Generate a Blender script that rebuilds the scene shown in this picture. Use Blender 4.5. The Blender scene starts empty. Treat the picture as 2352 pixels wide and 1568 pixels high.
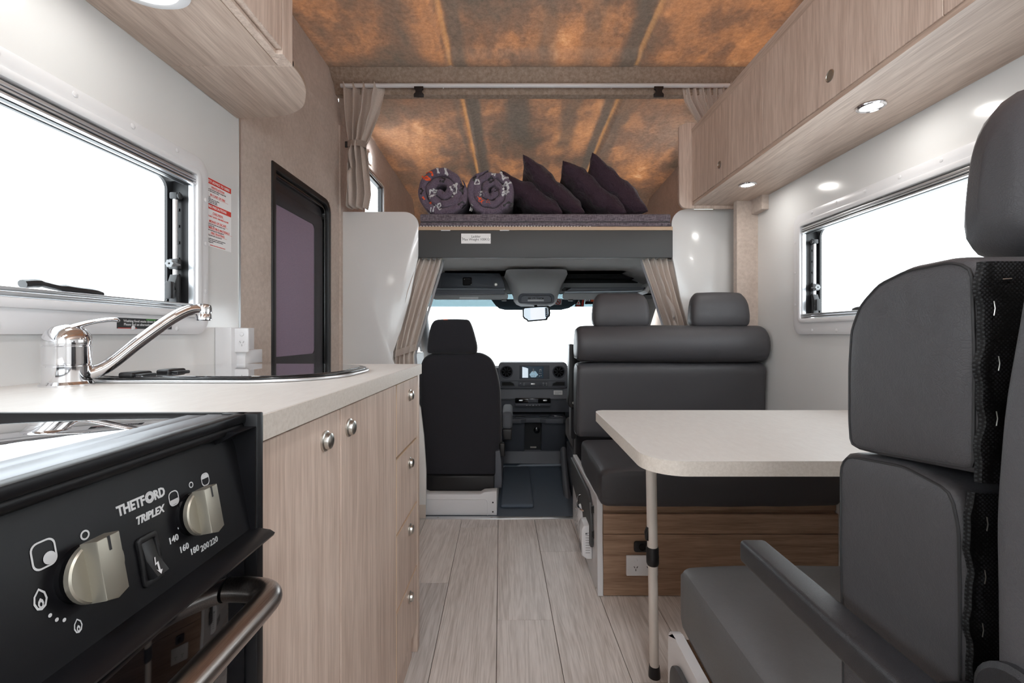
import bpy, bmesh, math, random
from mathutils import Vector, Matrix, noise
random.seed(7)
PI = math.pi
S = bpy.context.scene
COL = S.collection

# ------------------------------------------------------------------ camera, world, exposure
cd = bpy.data.cameras.new('camera'); cam = bpy.data.objects.new('camera', cd); COL.objects.link(cam)
cam.location = (0, 0, .994); cam.rotation_euler = (PI/2, 0, 0)
F = 1045.0
cd.sensor_width = 36; cd.lens = 36*F/2352
cd.shift_x = -4/2352; cd.shift_y = -16/2352
cd.clip_start = .02; cd.clip_end = 100
S.camera = cam
FILL_W = 9       # watts of each added fill lamp behind the camera
W = bpy.data.worlds.new('world'); S.world = W; W.use_nodes = True
W.node_tree.nodes['Background'].inputs[0].default_value = (.89, .955, 1.0, 1)
W.node_tree.nodes['Background'].inputs[1].default_value = 4.6
S.view_settings.view_transform = 'Standard'; S.view_settings.look = 'None'
S.view_settings.gamma = 1; S.view_settings.use_curve_mapping = False
S.view_settings.exposure = 0.45
S.cycles.max_bounces = 10; S.cycles.diffuse_bounces = 6
S.cycles.use_denoising = True
S.cycles.sample_clamp_indirect = 6

def lamp(name, loc, size, power, color=(1, .96, .9), rot=(0, 0, 0), size_y=None, spread=PI, parent=None):
    l = bpy.data.lights.new(name, 'AREA'); l.energy = power; l.color = color
    l.shape = 'RECTANGLE' if size_y else 'DISK'; l.size = size
    if size_y: l.size_y = size_y
    l.spread = spread
    o = bpy.data.objects.new(name, l); COL.objects.link(o)
    o.location = loc; o.rotation_euler = rot
    return o

# ------------------------------------------------------------------ constants of the place
XL, XR = -.924, 1.235          # side walls
YF = 2.46                      # end of the living floor, start of the cab
YR = -1.7                      # rear wall
ZC = 2.42                      # ceiling

# ------------------------------------------------------------------ materials
def srgb(r, g, b):
    f = lambda c: (c/255/12.92) if c/255 <= .04045 else ((c/255+.055)/1.055)**2.4
    return (f(r), f(g), f(b), 1)

class NT:
    def __init__(s, name):
        s.m = bpy.data.materials.new(name); s.m.use_nodes = True
        s.t = s.m.node_tree; s.n = s.t.nodes; s.b = s.n['Principled BSDF']; s.out = s.n['Material Output']
    def add(s, typ, **kw):
        n = s.n.new(typ)
        for k, v in kw.items():
            if k in n.inputs.keys(): s.put(n.inputs[k], v)
            else: setattr(n, k, v)
        return n
    def put(s, inp, v):
        if isinstance(v, bpy.types.NodeSocket): s.t.links.new(v, inp)
        else: inp.default_value = v
    def set(s, **kw):
        for k, v in kw.items(): s.put(s.b.inputs[k.replace('_', ' ')], v)
    def coord(s, scale=(1, 1, 1), rot=(0, 0, 0), rand=False):
        tc = s.add('ShaderNodeTexCoord').outputs['Object']
        if rand:
            oi = s.add('ShaderNodeObjectInfo')
            mu = s.add('ShaderNodeMath', operation='MULTIPLY'); s.put(mu.inputs[0], oi.outputs['Random']); mu.inputs[1].default_value = 37.
            ad = s.add('ShaderNodeVectorMath', operation='ADD'); s.put(ad.inputs[0], tc); s.put(ad.inputs[1], mu.outputs[0]); tc = ad.outputs[0]
        mp = s.add('ShaderNodeMapping'); s.put(mp.inputs['Vector'], tc)
        mp.inputs['Scale'].default_value = scale; mp.inputs['Rotation'].default_value = rot
        return mp.outputs[0]
    def noise(s, vec, scale, detail=4, rough=.55, dist=0):
        n = s.add('ShaderNodeTexNoise'); s.put(n.inputs['Vector'], vec)
        n.inputs['Scale'].default_value = scale; n.inputs['Detail'].default_value = detail
        n.inputs['Roughness'].default_value = rough; n.inputs['Distortion'].default_value = dist
        return n.outputs['Fac']
    def ramp(s, fac, stops):
        r = s.add('ShaderNodeValToRGB'); s.put(r.inputs[0], fac)
        e = r.color_ramp.elements
        while len(e) < len(stops): e.new(.5)
        for i, (p, c) in enumerate(stops): e[i].position = p; e[i].color = c
        return r.outputs[0]
    def mix(s, fac, a, b, mode='MIX'):
        m = s.add('ShaderNodeMix', data_type='RGBA', blend_type=mode)
        s.put(m.inputs[0], fac); s.put(m.inputs[6], a); s.put(m.inputs[7], b)
        return m.outputs[2]
    def math(s, op, a, b=0., c=None):
        m = s.add('ShaderNodeMath', operation=op); s.put(m.inputs[0], a); s.put(m.inputs[1], b)
        if c is not None: s.put(m.inputs[2], c)
        return m.outputs[0]
    def bump(s, h, strength=.3, dist=.002):
        b = s.add('ShaderNodeBump'); s.put(b.inputs['Height'], h)
        b.inputs['Strength'].default_value = strength; b.inputs['Distance'].default_value = dist
        s.put(s.b.inputs['Normal'], b.outputs[0])

def plain(name, col, rough=.5, metal=0, coat=0, spec=None, emit=None):
    k = NT(name); k.set(Base_Color=col, Roughness=rough, Metallic=metal, Coat_Weight=coat)
    if spec is not None: k.set(Specular_IOR_Level=spec)
    if emit: k.set(Emission_Color=col, Emission_Strength=emit)
    return k.m

def wood(name, c1, c2, axis='z', rough=.45, line=.9, rand=True, cath=.35):
    k = NT(name)
    sc = {'z': (1, 1, .055), 'y': (1, .055, 1), 'x': (.055, 1, 1)}[axis]
    v = k.coord(sc, rand=rand)
    warp = k.noise(v, 5.5, 2, .5)
    big = k.noise(v, 9, 3, .5, cath*3)
    wv = k.math('SINE', k.math('MULTIPLY', k.math('ADD', warp, k.math('MULTIPLY', big, .6)), 95.))
    wv = k.math('MULTIPLY', k.math('ADD', wv, 1.), .5)
    fine = k.noise(v, 240, 2, .6)
    med = k.noise(v, 60, 3, .6)
    f = k.math('ADD', k.math('MULTIPLY', med, .62), k.math('MULTIPLY', fine, .38))
    f = k.math('ADD', f, k.math('MULTIPLY', k.math('SUBTRACT', wv, .5), cath*.22))
    f = k.math('ADD', f, k.math('MULTIPLY', k.math('SUBTRACT', big, .5), .35))
    col = k.ramp(f, [(.27, c2), (.66, c1)])
    k.set(Base_Color=col, Roughness=rough)
    k.bump(fine, .08, .0004)
    return k.m

M = {}
M['wood_door'] = wood('light_oak_upright_grain', srgb(224, 204, 190), srgb(188, 165, 150), 'z')
M['wood_long'] = wood('light_oak_long_grain', srgb(214, 194, 179), srgb(176, 153, 138), 'y')
M['wood_bench'] = wood('bench_oak_grain', srgb(176, 146, 122), srgb(132, 103, 82), 'x')
M['edge'] = plain('edge_band', srgb(214, 190, 165), .5)
PL = [wood('vinyl_plank_%d' % i, c, d, 'y', .38, cath=.85) for i, (c, d) in enumerate([
    (srgb(226, 220, 216), srgb(190, 181, 175)), (srgb(217, 212, 209), srgb(181, 174, 169)), (srgb(231, 224, 219), srgb(198, 189, 182))])]
M['joint'] = plain('plank_joint', srgb(92, 84, 78), .8)

k = NT('white_gloss_panel'); v = k.coord()
k.set(Base_Color=k.ramp(k.noise(v, 2.5, 2), [(.3, srgb(222, 222, 221)), (.7, srgb(229, 229, 228))]), Roughness=.16, Coat_Weight=.2, Coat_Roughness=.05)
k.bump(k.noise(v, 14, 2), .04, .004); M['white'] = k.m
M['white_plastic'] = plain('white_moulded_plastic', srgb(226, 226, 228), .28)
M['white_matt'] = plain('white_paint', srgb(222, 222, 224), .4)

k = NT('felt_lining'); v = k.coord()
a = k.noise(v, 3.2, 4, .6); b = k.noise(v, 55, 4, .7); c = k.noise(v, 900, 2, .8)
f = k.math('ADD', k.math('MULTIPLY', a, .4), k.math('ADD', k.math('MULTIPLY', b, .4), k.math('MULTIPLY', c, .2)))
k.set(Base_Color=k.ramp(f, [(.34, srgb(176, 159, 147)), (.64, srgb(214, 199, 188))]), Roughness=.95, Sheen_Weight=.25, Specular_IOR_Level=.1)
k.bump(c, .5, .0012); M['felt'] = k.m
k = NT('felt_beam'); v = k.coord(); c = k.noise(v, 60, 5, .75)
k.set(Base_Color=k.ramp(c, [(.36, srgb(148, 130, 116)), (.64, srgb(180, 162, 147))]), Roughness=.95, Specular_IOR_Level=.1); M['felt_beam'] = k.m

# the roof: a thin backlit shell lined with felt; stiffener boards behind it let less daylight through
def roof_mat(name, orange, strength, seed, seams=(), boards=()):
    k = NT(name)
    tc = k.add('ShaderNodeTexCoord').outputs['Object']
    mp = k.add('ShaderNodeMapping'); k.put(mp.inputs['Vector'], tc); mp.inputs['Location'].default_value = (seed, seed*.7, 0); mp.inputs['Scale'].default_value = (1.2, .62, 1)
    v = mp.outputs[0]
    a = k.noise(v, 2.1, 3, .5); b = k.noise(v, 9, 5, .62, .6); c = k.noise(tc, 45, 5, .75); d = k.noise(tc, 900, 2, .8)
    mpb = k.add('ShaderNodeMapping'); k.put(mpb.inputs['Vector'], v); mpb.inputs['Scale'].default_value = (1, 1.1, 1)
    br = k.add('ShaderNodeTexVoronoi', distance='CHEBYCHEV', feature='SMOOTH_F1'); k.put(br.inputs['Vector'], mpb.outputs[0]); br.inputs['Scale'].default_value = 4.2
    br.inputs['Smoothness'].default_value = .6
    cell = k.add('ShaderNodeSeparateColor'); k.put(cell.inputs[0], br.outputs['Color'])
    f = k.math('ADD', k.math('MULTIPLY', a, .62), k.math('MULTIPLY', b, .42))
    f = k.math('ADD', f, k.math('MULTIPLY', k.math('SUBTRACT', cell.outputs[0], .5), .13))
    f = k.math('ADD', f, k.math('MULTIPLY', k.math('SUBTRACT', c, .5), .35))
    mr = k.add('ShaderNodeMapRange'); k.put(mr.inputs['Value'], f); mr.inputs['From Min'].default_value = .34; mr.inputs['From Max'].default_value = .76
    tcol = k.ramp(mr.outputs[0], [(0, (.034, .024, .017, 1)), (.35, (orange[0]*.36, orange[1]*.42, orange[2]*.62, 1)), (.75, orange), (1, (min(1, orange[0]*1.6), orange[1]*2.1, orange[2]*2.6, 1))])
    sx = k.add('ShaderNodeSeparateXYZ'); k.put(sx.inputs[0], tc); X_, Y_ = sx.outputs[0], sx.outputs[1]
    wob = k.math('MULTIPLY', k.math('SUBTRACT', k.noise(tc, 5, 3), .5), .05)
    def edge(v, c_, w):      # soft step rising at c_
        m_ = k.add('ShaderNodeMapRange', interpolation_type='SMOOTHSTEP'); k.put(m_.inputs['Value'], v)
        m_.inputs['From Min'].default_value = c_-w; m_.inputs['From Max'].default_value = c_+w; return m_.outputs[0]
    dens = None
    Xw = k.math('ADD', X_, wob); Yw = k.math('ADD', Y_, k.math('MULTIPLY', wob, 2.))
    for (x0, x1, y0, y1, st, sf) in boards:
        b_ = k.math('MULTIPLY', k.math('SUBTRACT', edge(Xw, x0, sf), edge(Xw, x1, sf)), k.math('SUBTRACT', edge(Yw, y0, sf*3), edge(Yw, y1, sf*3)))
        q_ = k.math('SUBTRACT', 1., k.math('MULTIPLY', b_, st)); dens = q_ if dens is None else k.math('MULTIPLY', dens, q_)
    if dens is not None: tcol = k.mix(dens, (.030, .024, .019, 1), tcol)
    for (x_, w_s) in seams:
        d_ = k.math('ABSOLUTE', k.math('SUBTRACT', X_, x_)); g_ = k.math('SUBTRACT', 1., edge(d_, w_s, w_s*.8))
        g_ = k.math('MULTIPLY', g_, k.math('ADD', .25, k.math('MULTIPLY', k.noise(tc, 6, 3), .9)))
        tcol = k.mix(k.math('MULTIPLY', g_, .55), tcol, (.34, .15, .045, 1))
    tcol = k.mix(1., tcol, (strength, strength, strength, 1), 'MULTIPLY')
    fcol = k.ramp(k.math('ADD', k.math('MULTIPLY', c, .6), k.math('MULTIPLY', d, .4)), [(.35, srgb(160, 147, 135)), (.65, srgb(208, 195, 182))])
    di = k.add('ShaderNodeBsdfDiffuse'); k.put(di.inputs['Color'], fcol)
    tr = k.add('ShaderNodeBsdfTranslucent'); k.put(tr.inputs['Color'], tcol)
    bp = k.add('ShaderNodeBump'); k.put(bp.inputs['Height'], k.math('ADD', d, k.math('MULTIPLY', c, .8))); bp.inputs['Strength'].default_value = .6; bp.inputs['Distance'].default_value = .002
    k.put(di.inputs['Normal'], bp.outputs[0])
    ad = k.add('ShaderNodeMixShader'); ad.inputs[0].default_value = .5
    k.t.links.new(di.outputs[0], ad.inputs[1]); k.t.links.new(tr.outputs[0], ad.inputs[2])
    k.t.links.new(ad.outputs[0], k.out.inputs[0])
    return k.m
M['roof'] = roof_mat('roof_lining_backlit', (.24, .088, .030, 1), .68, 5.3, [(-.4685, .009), (.5095, .009)], [(-.46, -.38, -9, 9, .8, .02), (.42, .50, -9, 9, .8, .02), (-.02, .08, -9, 9, .6, .04), (-.72, -.60, -9, 9, .4, .05), (.20, .30, -9, 9, .5, .04), (-9, 9, 2.01, 9, .6, .02)])
M['roof2'] = roof_mat('berth_roof_backlit', (.22, .088, .034, 1), .76, 8.7, [(-.445, .009), (.432, .009)], [(-.435, -.35, -9, 9, .92, .018), (.36, .425, -9, 9, .85, .018), (-.50, -.47, -9, 9, .7, .02), (-.20, -.06, -9, -.35, .85, .03), (.14, .24, -9, -.2, .7, .03), (-9, 9, .55, 9, .45, .05), (.44, .54, -9, 9, .6, .03)])

k = NT('worktop_laminate'); v = k.coord((1, .35, 1))
k.set(Base_Color=k.ramp(k.noise(v, 60, 5, .7), [(.35, srgb(208, 204, 200)), (.65, srgb(214, 211, 207))]), Roughness=.42); M['top'] = k.m
k = NT('worktop_edge'); v = k.coord()
k.set(Base_Color=k.ramp(k.noise(v, 160, 4, .7), [(.35, srgb(206, 197, 187)), (.65, srgb(219, 211, 202))]), Roughness=.45); M['top_edge'] = k.m

def leather(name, col, s=110):
    k = NT(name); v = k.coord()
    vo = k.add('ShaderNodeTexVoronoi', feature='DISTANCE_TO_EDGE'); 
    wn = k.add('ShaderNodeTexNoise'); k.put(wn.inputs['Vector'], v); wn.inputs['Scale'].default_value = 40
    vm = k.mix(.03, v, wn.outputs['Color'])
    k.put(vo.inputs['Vector'], vm); vo.inputs['Scale'].default_value = s*3.2
    h = k.math('MINIMUM', vo.outputs['Distance'], .12)
    h = k.math('ADD', h, k.math('MULTIPLY', k.noise(v, 260, 4, .7), .35))
    k.set(Base_Color=col, Roughness=.46, Specular_IOR_Level=.42)
    k.bump(h, .6, .0012)
    return k.m
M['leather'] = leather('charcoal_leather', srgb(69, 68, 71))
M['leather_seat'] = leather('charcoal_leather_lit', srgb(98, 99, 101))  # charcoal leather with the light on the seat top put into the colour
M['leather_grey'] = leather('grey_leather', srgb(81, 80, 83))
M['seam'] = plain('seam_thread', srgb(40, 40, 42), .6)
M['black'] = plain('black_plastic', srgb(24, 24, 26), .42)
k = NT('black_enamel'); v = k.coord()
k.set(Base_Color=srgb(17, 17, 20), Roughness=.40, Specular_IOR_Level=.3); k.bump(k.noise(v, 1500, 2, .6), .12, .0003); M['enamel'] = k.m
k = NT('black_grained_plastic'); v = k.coord()
k.set(Base_Color=srgb(38, 38, 41), Roughness=.38); k.bump(k.noise(v, 1400, 2, .6), .6, .0006); M['grain_black'] = k.m
M['chrome'] = plain('chrome', (.82, .82, .84, 1), .045, 1)
M['steel'] = plain('satin_nickel', (.56, .54, .50, 1), .3, 1)
M['champagne'] = plain('champagne_metallic_plastic', (.37, .345, .29, 1), .42, .75)
M['alu'] = plain('aluminium', (.70, .71, .73, 1), .32, .9)
k = NT('brushed_dark_metal'); v = k.coord((1, .02, 1))
k.set(Base_Color=k.ramp(k.noise(v, 900, 2), [(.3, (.27, .24, .225, 1)), (.7, (.42, .38, .36, 1))]), Roughness=.3, Metallic=1.); M['brushed'] = k.m
M['trim_metal'] = plain('cooker_trim_metal', (.22, .23, .25, 1), .38, .8)
M['dark_glass'] = plain('dark_oven_glass', (.006, .006, .008, 1), .03, 0, .6)
k = NT('hob_glass_lid'); k.set(Base_Color=(.10, .10, .11, 1), Roughness=.02, Metallic=.55, Coat_Weight=1., Coat_Roughness=.01); M['lid'] = k.m
M['print'] = plain('white_print', srgb(205, 206, 208), .5)
M['red'] = plain('red_print', srgb(214, 62, 48), .5)
M['ink'] = plain('black_print', srgb(35, 35, 38), .5)
M['paper'] = plain('white_sticker', srgb(240, 240, 240), .35)
M['orange'] = plain('orange_print', srgb(240, 90, 30), .6)

def weave(name, c1, c2, s=500, rough=.9):
    k = NT(name); v = k.coord()
    va = k.coord((1, 1, 12)); vb = k.coord((12, 12, 1))
    f = k.math('ADD', k.math('MULTIPLY', k.noise(va, s*.25, 2), .5), k.math('MULTIPLY', k.noise(vb, s*.25, 2), .5))
    k.set(Base_Color=k.ramp(f, [(.38, c1), (.6, c2)]), Roughness=rough, Sheen_Weight=.2, Specular_IOR_Level=.15)
    k.bump(f, .3, .0008)
    return k.m
def puckered(name, c1, c2, s, rough=.9, st=.5):
    k = NT(name); v = k.coord(); f = k.noise(v, s*.25, 2)
    k.set(Base_Color=k.ramp(f, [(.38, c1), (.6, c2)]), Roughness=rough, Sheen_Weight=.15, Specular_IOR_Level=.2)
    h = k.math('ADD', k.noise(v, 11, 3, .5, 1.2), k.math('MULTIPLY', k.noise(v, 30, 3, .6, 1.5), .45))
    k.bump(h, st, .05); return k.m
M['mattress'] = weave('mattress_tweed', srgb(62, 55, 62), srgb(136, 126, 134), 170)
M['curtain'] = weave('linen_curtain', srgb(180, 166, 156), srgb(216, 203, 193), 700)
M['curtain_low'] = weave('linen_curtain_brightened', srgb(203, 191, 182), srgb(233, 223, 215), 700)  # paler copy of the linen, lightened to offset shade behind the partition
M['lining'] = plain('curtain_lining', srgb(205, 205, 208), .8)
M['duvet'] = puckered('aubergine_grey_duvet', srgb(98, 86, 102), srgb(116, 103, 118), 900)
M['pillow'] = puckered('dark_aubergine_cotton', srgb(54, 38, 49), srgb(64, 47, 58), 1200, .75)
M['vinyl'] = plain('dark_grey_vinyl', srgb(72, 73, 74), .55)
k = NT('headliner'); v = k.coord(); h = k.noise(v, 700, 3, .8)
k.set(Base_Color=srgb(240, 241, 241), Roughness=.9, Specular_IOR_Level=.1); k.bump(h, .4, .001); M['headliner'] = k.m
k = NT('cab_grey_plastic'); v = k.coord(); h = k.noise(v, 900, 2, .7)
k.set(Base_Color=srgb(130, 132, 134), Roughness=.6); k.bump(h, .3, .0008); M['cab_grey'] = k.m
k = NT('cab_dark_plastic'); v = k.coord(); h = k.noise(v, 900, 2, .7)
k.set(Base_Color=srgb(82, 86, 94), Roughness=.55); k.bump(h, .3, .0008); M['cab_dark'] = k.m
M['vent'] = plain('vent_black', srgb(16, 16, 18), .7, spec=.1)
M['console'] = plain('console_grey', srgb(178, 180, 181), .85, spec=.1)
M['cab_mid'] = plain('cab_mid_plastic', srgb(108, 111, 118), .55)
k = NT('cab_floor'); v = k.coord(); h = k.noise(v, 500, 3, .8)
k.set(Base_Color=k.ramp(h, [(.3, srgb(76, 88, 102)), (.7, srgb(100, 112, 126))]), Roughness=.7); k.bump(h, .5, .0015); M['cab_floor'] = k.m
M['cloth_black'] = weave('black_seat_cloth', srgb(38, 38, 42), srgb(52, 52, 57), 1500)
M['gloss_black'] = plain('gloss_black', srgb(14, 14, 16), .12)
k = NT('dust_cover_mesh'); v = k.coord((1, 1, 1), (0, .78, 0))
ck = k.add('ShaderNodeTexVoronoi'); k.put(ck.inputs['Vector'], v); ck.inputs['Scale'].default_value = 420; ck.inputs['Randomness'].default_value = .15
k.set(Base_Color=k.ramp(ck.outputs['Distance'], [(.25, srgb(62, 62, 66)), (.5, srgb(12, 12, 13))]), Roughness=.55); k.bump(ck.outputs['Distance'], .6, .001); M['dust'] = k.m

def glass_mat(name, tint, tfac=.92):
    k = NT(name); k.n.remove(k.b)
    tr = k.add('ShaderNodeBsdfTransparent'); tr.inputs[0].default_value = tint
    gl = k.add('ShaderNodeBsdfGlossy'); gl.inputs['Roughness'].default_value = .01; gl.inputs[0].default_value = (.9, .9, .9, 1)
    fr = k.add('ShaderNodeLayerWeight')
    mx = k.add('ShaderNodeMixShader'); k.put(mx.inputs[0], k.math('ADD', k.math('MULTIPLY', k.math('POWER', fr.outputs['Facing'], 5.), .5), .03))
    k.t.links.new(tr.outputs[0], mx.inputs[1]); k.t.links.new(gl.outputs[0], mx.inputs[2]); k.t.links.new(mx.outputs[0], k.out.inputs[0])
    return k.m
M['glass'] = glass_mat('clear_acrylic', (.96, .97, .97, 1))
M['tint'] = glass_mat('tinted_band', (.28, .335, .35, 1))
M['lens'] = plain('lamp_lens', (1, .97, .92, 1), .4, emit=3.)
M['screen_blue'] = plain('display_glow', (.22, .34, .42, 1), .3, emit=.6)
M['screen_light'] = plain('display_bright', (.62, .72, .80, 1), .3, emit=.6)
M['screen_dark'] = plain('display_dark', (.03, .06, .09, 1), .12, emit=.15)
k = NT('purple_flyscreen'); v = k.coord()
ck = k.add('ShaderNodeTexVoronoi'); k.put(ck.inputs['Vector'], v); ck.inputs['Scale'].default_value = 300; ck.inputs['Randomness'].default_value = .3
sp = k.add('ShaderNodeSeparateXYZ'); k.put(sp.inputs[0], v)
k.set(Base_Color=k.mix(ck.outputs['Distance'], srgb(172, 148, 168), srgb(128, 118, 140)), Roughness=.6); M['flyscreen'] = k.m  # mesh colours raised in place of daylight coming through the door

# ------------------------------------------------------------------ mesh helpers
def nb(): return bmesh.new()

def box(bm, x0, x1, y0, y1, z0, z1, r=0, seg=2):
    m = Matrix.Translation(((x0+x1)/2, (y0+y1)/2, (z0+z1)/2)) @ Matrix.Diagonal((abs(x1-x0), abs(y1-y0), abs(z1-z0), 1))
    g = bmesh.ops.create_cube(bm, size=1, matrix=m)
    if r > 0:
        r = min(r, .49*min(abs(x1-x0), abs(y1-y0), abs(z1-z0)))
        es = list({e for v in g['verts'] for e in v.link_edges})
        bmesh.ops.bevel(bm, geom=es, offset=r, segments=seg, profile=.5, affect='EDGES')
    return bm

def pt(axis, a, u, v):
    return {'x': (a, u, v), 'y': (u, a, v), 'z': (u, v, a)}[axis]

def prism(bm, out, axis, a0, a1, r=0, seg=2):
    """outline of (u, v) points extruded along axis; r bevels the rims"""
    lo = [bm.verts.new(pt(axis, a0, *p)) for p in out]; hi = [bm.verts.new(pt(axis, a1, *p)) for p in out]
    n = len(out)
    f0 = bm.faces.new(lo); f1 = bm.faces.new(hi[::-1])
    for i in range(n): bm.faces.new((lo[i], hi[i], hi[(i+1) % n], lo[(i+1) % n]))
    fs = list({f for v in lo+hi for f in v.link_faces})
    bmesh.ops.recalc_face_normals(bm, faces=fs)
    if r > 0:
        es = list(set(f0.edges) | set(f1.edges))
        bmesh.ops.bevel(bm, geom=es, offset=r, segments=seg, profile=.5, affect='EDGES')
    return bm

def rrect(u0, u1, v0, v1, r, n=6):
    rs = r if isinstance(r, (tuple, list)) else (r,)*4      # corners: u1v1, u0v1, u0v0, u1v0
    o = []
    for q, (cu, cv, a) in enumerate([(u1, v1, 0), (u0, v1, 1), (u0, v0, 2), (u1, v0, 3)]):
        rr = rs[q]; su = -1 if cu == u1 else 1; sv = -1 if cv == v1 else 1
        for i in range(n+1):
            t = (a + i/n)*PI/2
            o.append((cu+su*rr+rr*math.cos(t), cv+sv*rr+rr*math.sin(t)))
    return o

def ring(bm, outer, inner, axis, a0, a1, r=0):
    n = len(outer); V = []
    for a in (a0, a1):
        V.append(([bm.verts.new(pt(axis, a, *p)) for p in outer], [bm.verts.new(pt(axis, a, *p)) for p in inner]))
    (o0, i0), (o1, i1) = V; fs = []; es = []
    for i in range(n):
        j = (i+1) % n
        for q in ((o0[i], o0[j], i0[j], i0[i]), (o1[i], i1[i], i1[j], o1[j]), (o0[i], o1[i], o1[j], o0[j]), (i0[i], i0[j], i1[j], i1[i])):
            fs.append(bm.faces.new(q))
    bmesh.ops.recalc_face_normals(bm, faces=fs)
    if r > 0:
        for L in (o0, o1, i0, i1):
            for i in range(n):
                e = bm.edges.get((L[i], L[(i+1) % n])); es.append(e)
        bmesh.ops.bevel(bm, geom=es, offset=r, segments=2, profile=.5, affect='EDGES')
    return bm

def basis(d):
    d = Vector(d).normalized(); a = Vector((0, 0, 1)) if abs(d.z) < .9 else Vector((1, 0, 0))
    u = d.cross(a).normalized(); return u, d.cross(u).normalized(), d

def lathe(bm, c, axis, prof, seg=24, su=1, sv=1, caps=True):
    u, v, d = basis(axis); c = Vector(c); rows = []
    for r, h in prof:
        if r < 1e-6: rows.append([bm.verts.new(c+d*h)])
        else: rows.append([bm.verts.new(c+d*h+u*(r*su*math.cos(2*PI*i/seg))+v*(r*sv*math.sin(2*PI*i/seg))) for i in range(seg)])
    fs = []
    for A, B in zip(rows, rows[1:]):
        for i in range(seg):
            j = (i+1) % seg
            q = [A[i % len(A)], A[j % len(A)], B[j % len(B)], B[i % len(B)]]
            w = []
            for x in q:
                if x not in w: w.append(x)
            if len(w) > 2: fs.append(bm.faces.new(w))
    for R in (rows[0], rows[-1]):
        if caps and len(R) > 2: fs.append(bm.faces.new(R))
    bmesh.ops.recalc_face_normals(bm, faces=fs)
    return bm

def tube(bm, path, rad, seg=10, sx=1., sy=1., up=None):
    path = [Vector(p) for p in path]; n = len(path)
    rads = rad if isinstance(rad, (list, tuple)) else [rad]*n
    rows = []; pu = None
    for i, p in enumerate(path):
        d = (path[min(i+1, n-1)]-path[max(i-1, 0)]).normalized()
        if up is not None: u = d.cross(Vector(up)).normalized()
        elif pu is None: u = basis(d)[0]
        else: u = (pu - d*pu.dot(d)).normalized()
        pu = u; v = d.cross(u)
        rows.append([bm.verts.new(p+u*(rads[i]*sx*math.cos(2*PI*k/seg))+v*(rads[i]*sy*math.sin(2*PI*k/seg))) for k in range(seg)])
    fs = []
    for A, B in zip(rows, rows[1:]):
        for k in range(seg): fs.append(bm.faces.new((A[k], A[(k+1) % seg], B[(k+1) % seg], B[k])))
    fs.append(bm.faces.new(rows[0][::-1])); fs.append(bm.faces.new(rows[-1]))
    bmesh.ops.recalc_face_normals(bm, faces=fs)
    return bm

def smooth_path(pts, n=8):
    P = [Vector(p) for p in pts]; o = []
    for i in range(len(P)-1):
        p0, p1, p2, p3 = P[max(i-1, 0)], P[i], P[i+1], P[min(i+2, len(P)-1)]
        for k in range(n):
            t = k/n
            o.append(.5*((2*p1)+(p2-p0)*t+(2*p0-5*p1+4*p2-p3)*t*t+(3*p1-p0-3*p2+p3)*t**3))
    return o+[P[-1]]

WL = {}
def thing(name, label=None, cat=None, loc=(0, 0, 0), group=None, kind=None):
    o = bpy.data.objects.new(name, None); COL.objects.link(o); o.location = loc; o.empty_display_size = .05
    WL[o.name] = Vector(loc); tag(o, label, cat, group, kind)
    return o
def tag(o, label=None, cat=None, group=None, kind=None):
    for a, b in (('label', label), ('category', cat), ('group', group), ('kind', kind)):
        if b: o[a] = b
    return o
def obj(name, bm, mat, parent=None, smooth=True, angle=35, label=None, cat=None, group=None, kind=None, xf=None):
    if xf is not None: bmesh.ops.transform(bm, matrix=xf, verts=bm.verts)
    me = bpy.data.meshes.new(name)
    if parent is not None: off = WL[parent.name]
    else:
        xs = [v.co for v in bm.verts]
        mn = [min(c[i] for c in xs) for i in range(3)]; mx = [max(c[i] for c in xs) for i in range(3)]
        off = Vector(((mn[0]+mx[0])/2, (mn[1]+mx[1])/2, mn[2]))
    bmesh.ops.translate(bm, verts=bm.verts, vec=-off)
    bm.to_mesh(me); bm.free()
    if smooth:
        for p in me.polygons: p.use_smooth = True
        me.set_sharp_from_angle(angle=math.radians(angle))
    for m in (mat if isinstance(mat, (list, tuple)) else [mat]): me.materials.append(m)
    o = bpy.data.objects.new(name, me); COL.objects.link(o)
    if parent is not None: o.parent = parent
    else: o.location = off
    WL[o.name] = off
    tag(o, label, cat, group, kind)
    return o

def text_bm(body, size, o, u, v, align='LEFT', ext=.0002, bold=0, sx=1., shear=0, line=1.):
    """flat lettering: o = origin, u = reading direction, v = up"""
    c = bpy.data.curves.new('lettering', 'FONT'); c.body = body; c.size = size; c.align_x = align
    c.extrude = ext; c.offset = bold; c.resolution_u = 2; c.space_line = line; c.shear = shear
    t = bpy.data.objects.new('lettering', c); COL.objects.link(t)
    dg = bpy.context.evaluated_depsgraph_get(); me = bpy.data.meshes.new_from_object(t.evaluated_get(dg))
    bm = nb(); bm.from_mesh(me)
    bpy.data.objects.remove(t); bpy.data.curves.remove(c); bpy.data.meshes.remove(me)
    u = Vector(u).normalized(); v = Vector(v).normalized(); n = u.cross(v)
    m = Matrix(((u.x*sx, v.x, n.x, o[0]), (u.y*sx, v.y, n.y, o[1]), (u.z*sx, v.z, n.z, o[2]), (0, 0, 0, 1)))
    bmesh.ops.transform(bm, matrix=m, verts=bm.verts)
    return bm
def merge(a, b):
    me = bpy.data.meshes.new('t'); b.to_mesh(me); b.free(); a.from_mesh(me); bpy.data.meshes.remove(me); return a
def lin(a, b, t): return a+(b-a)*t
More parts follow.
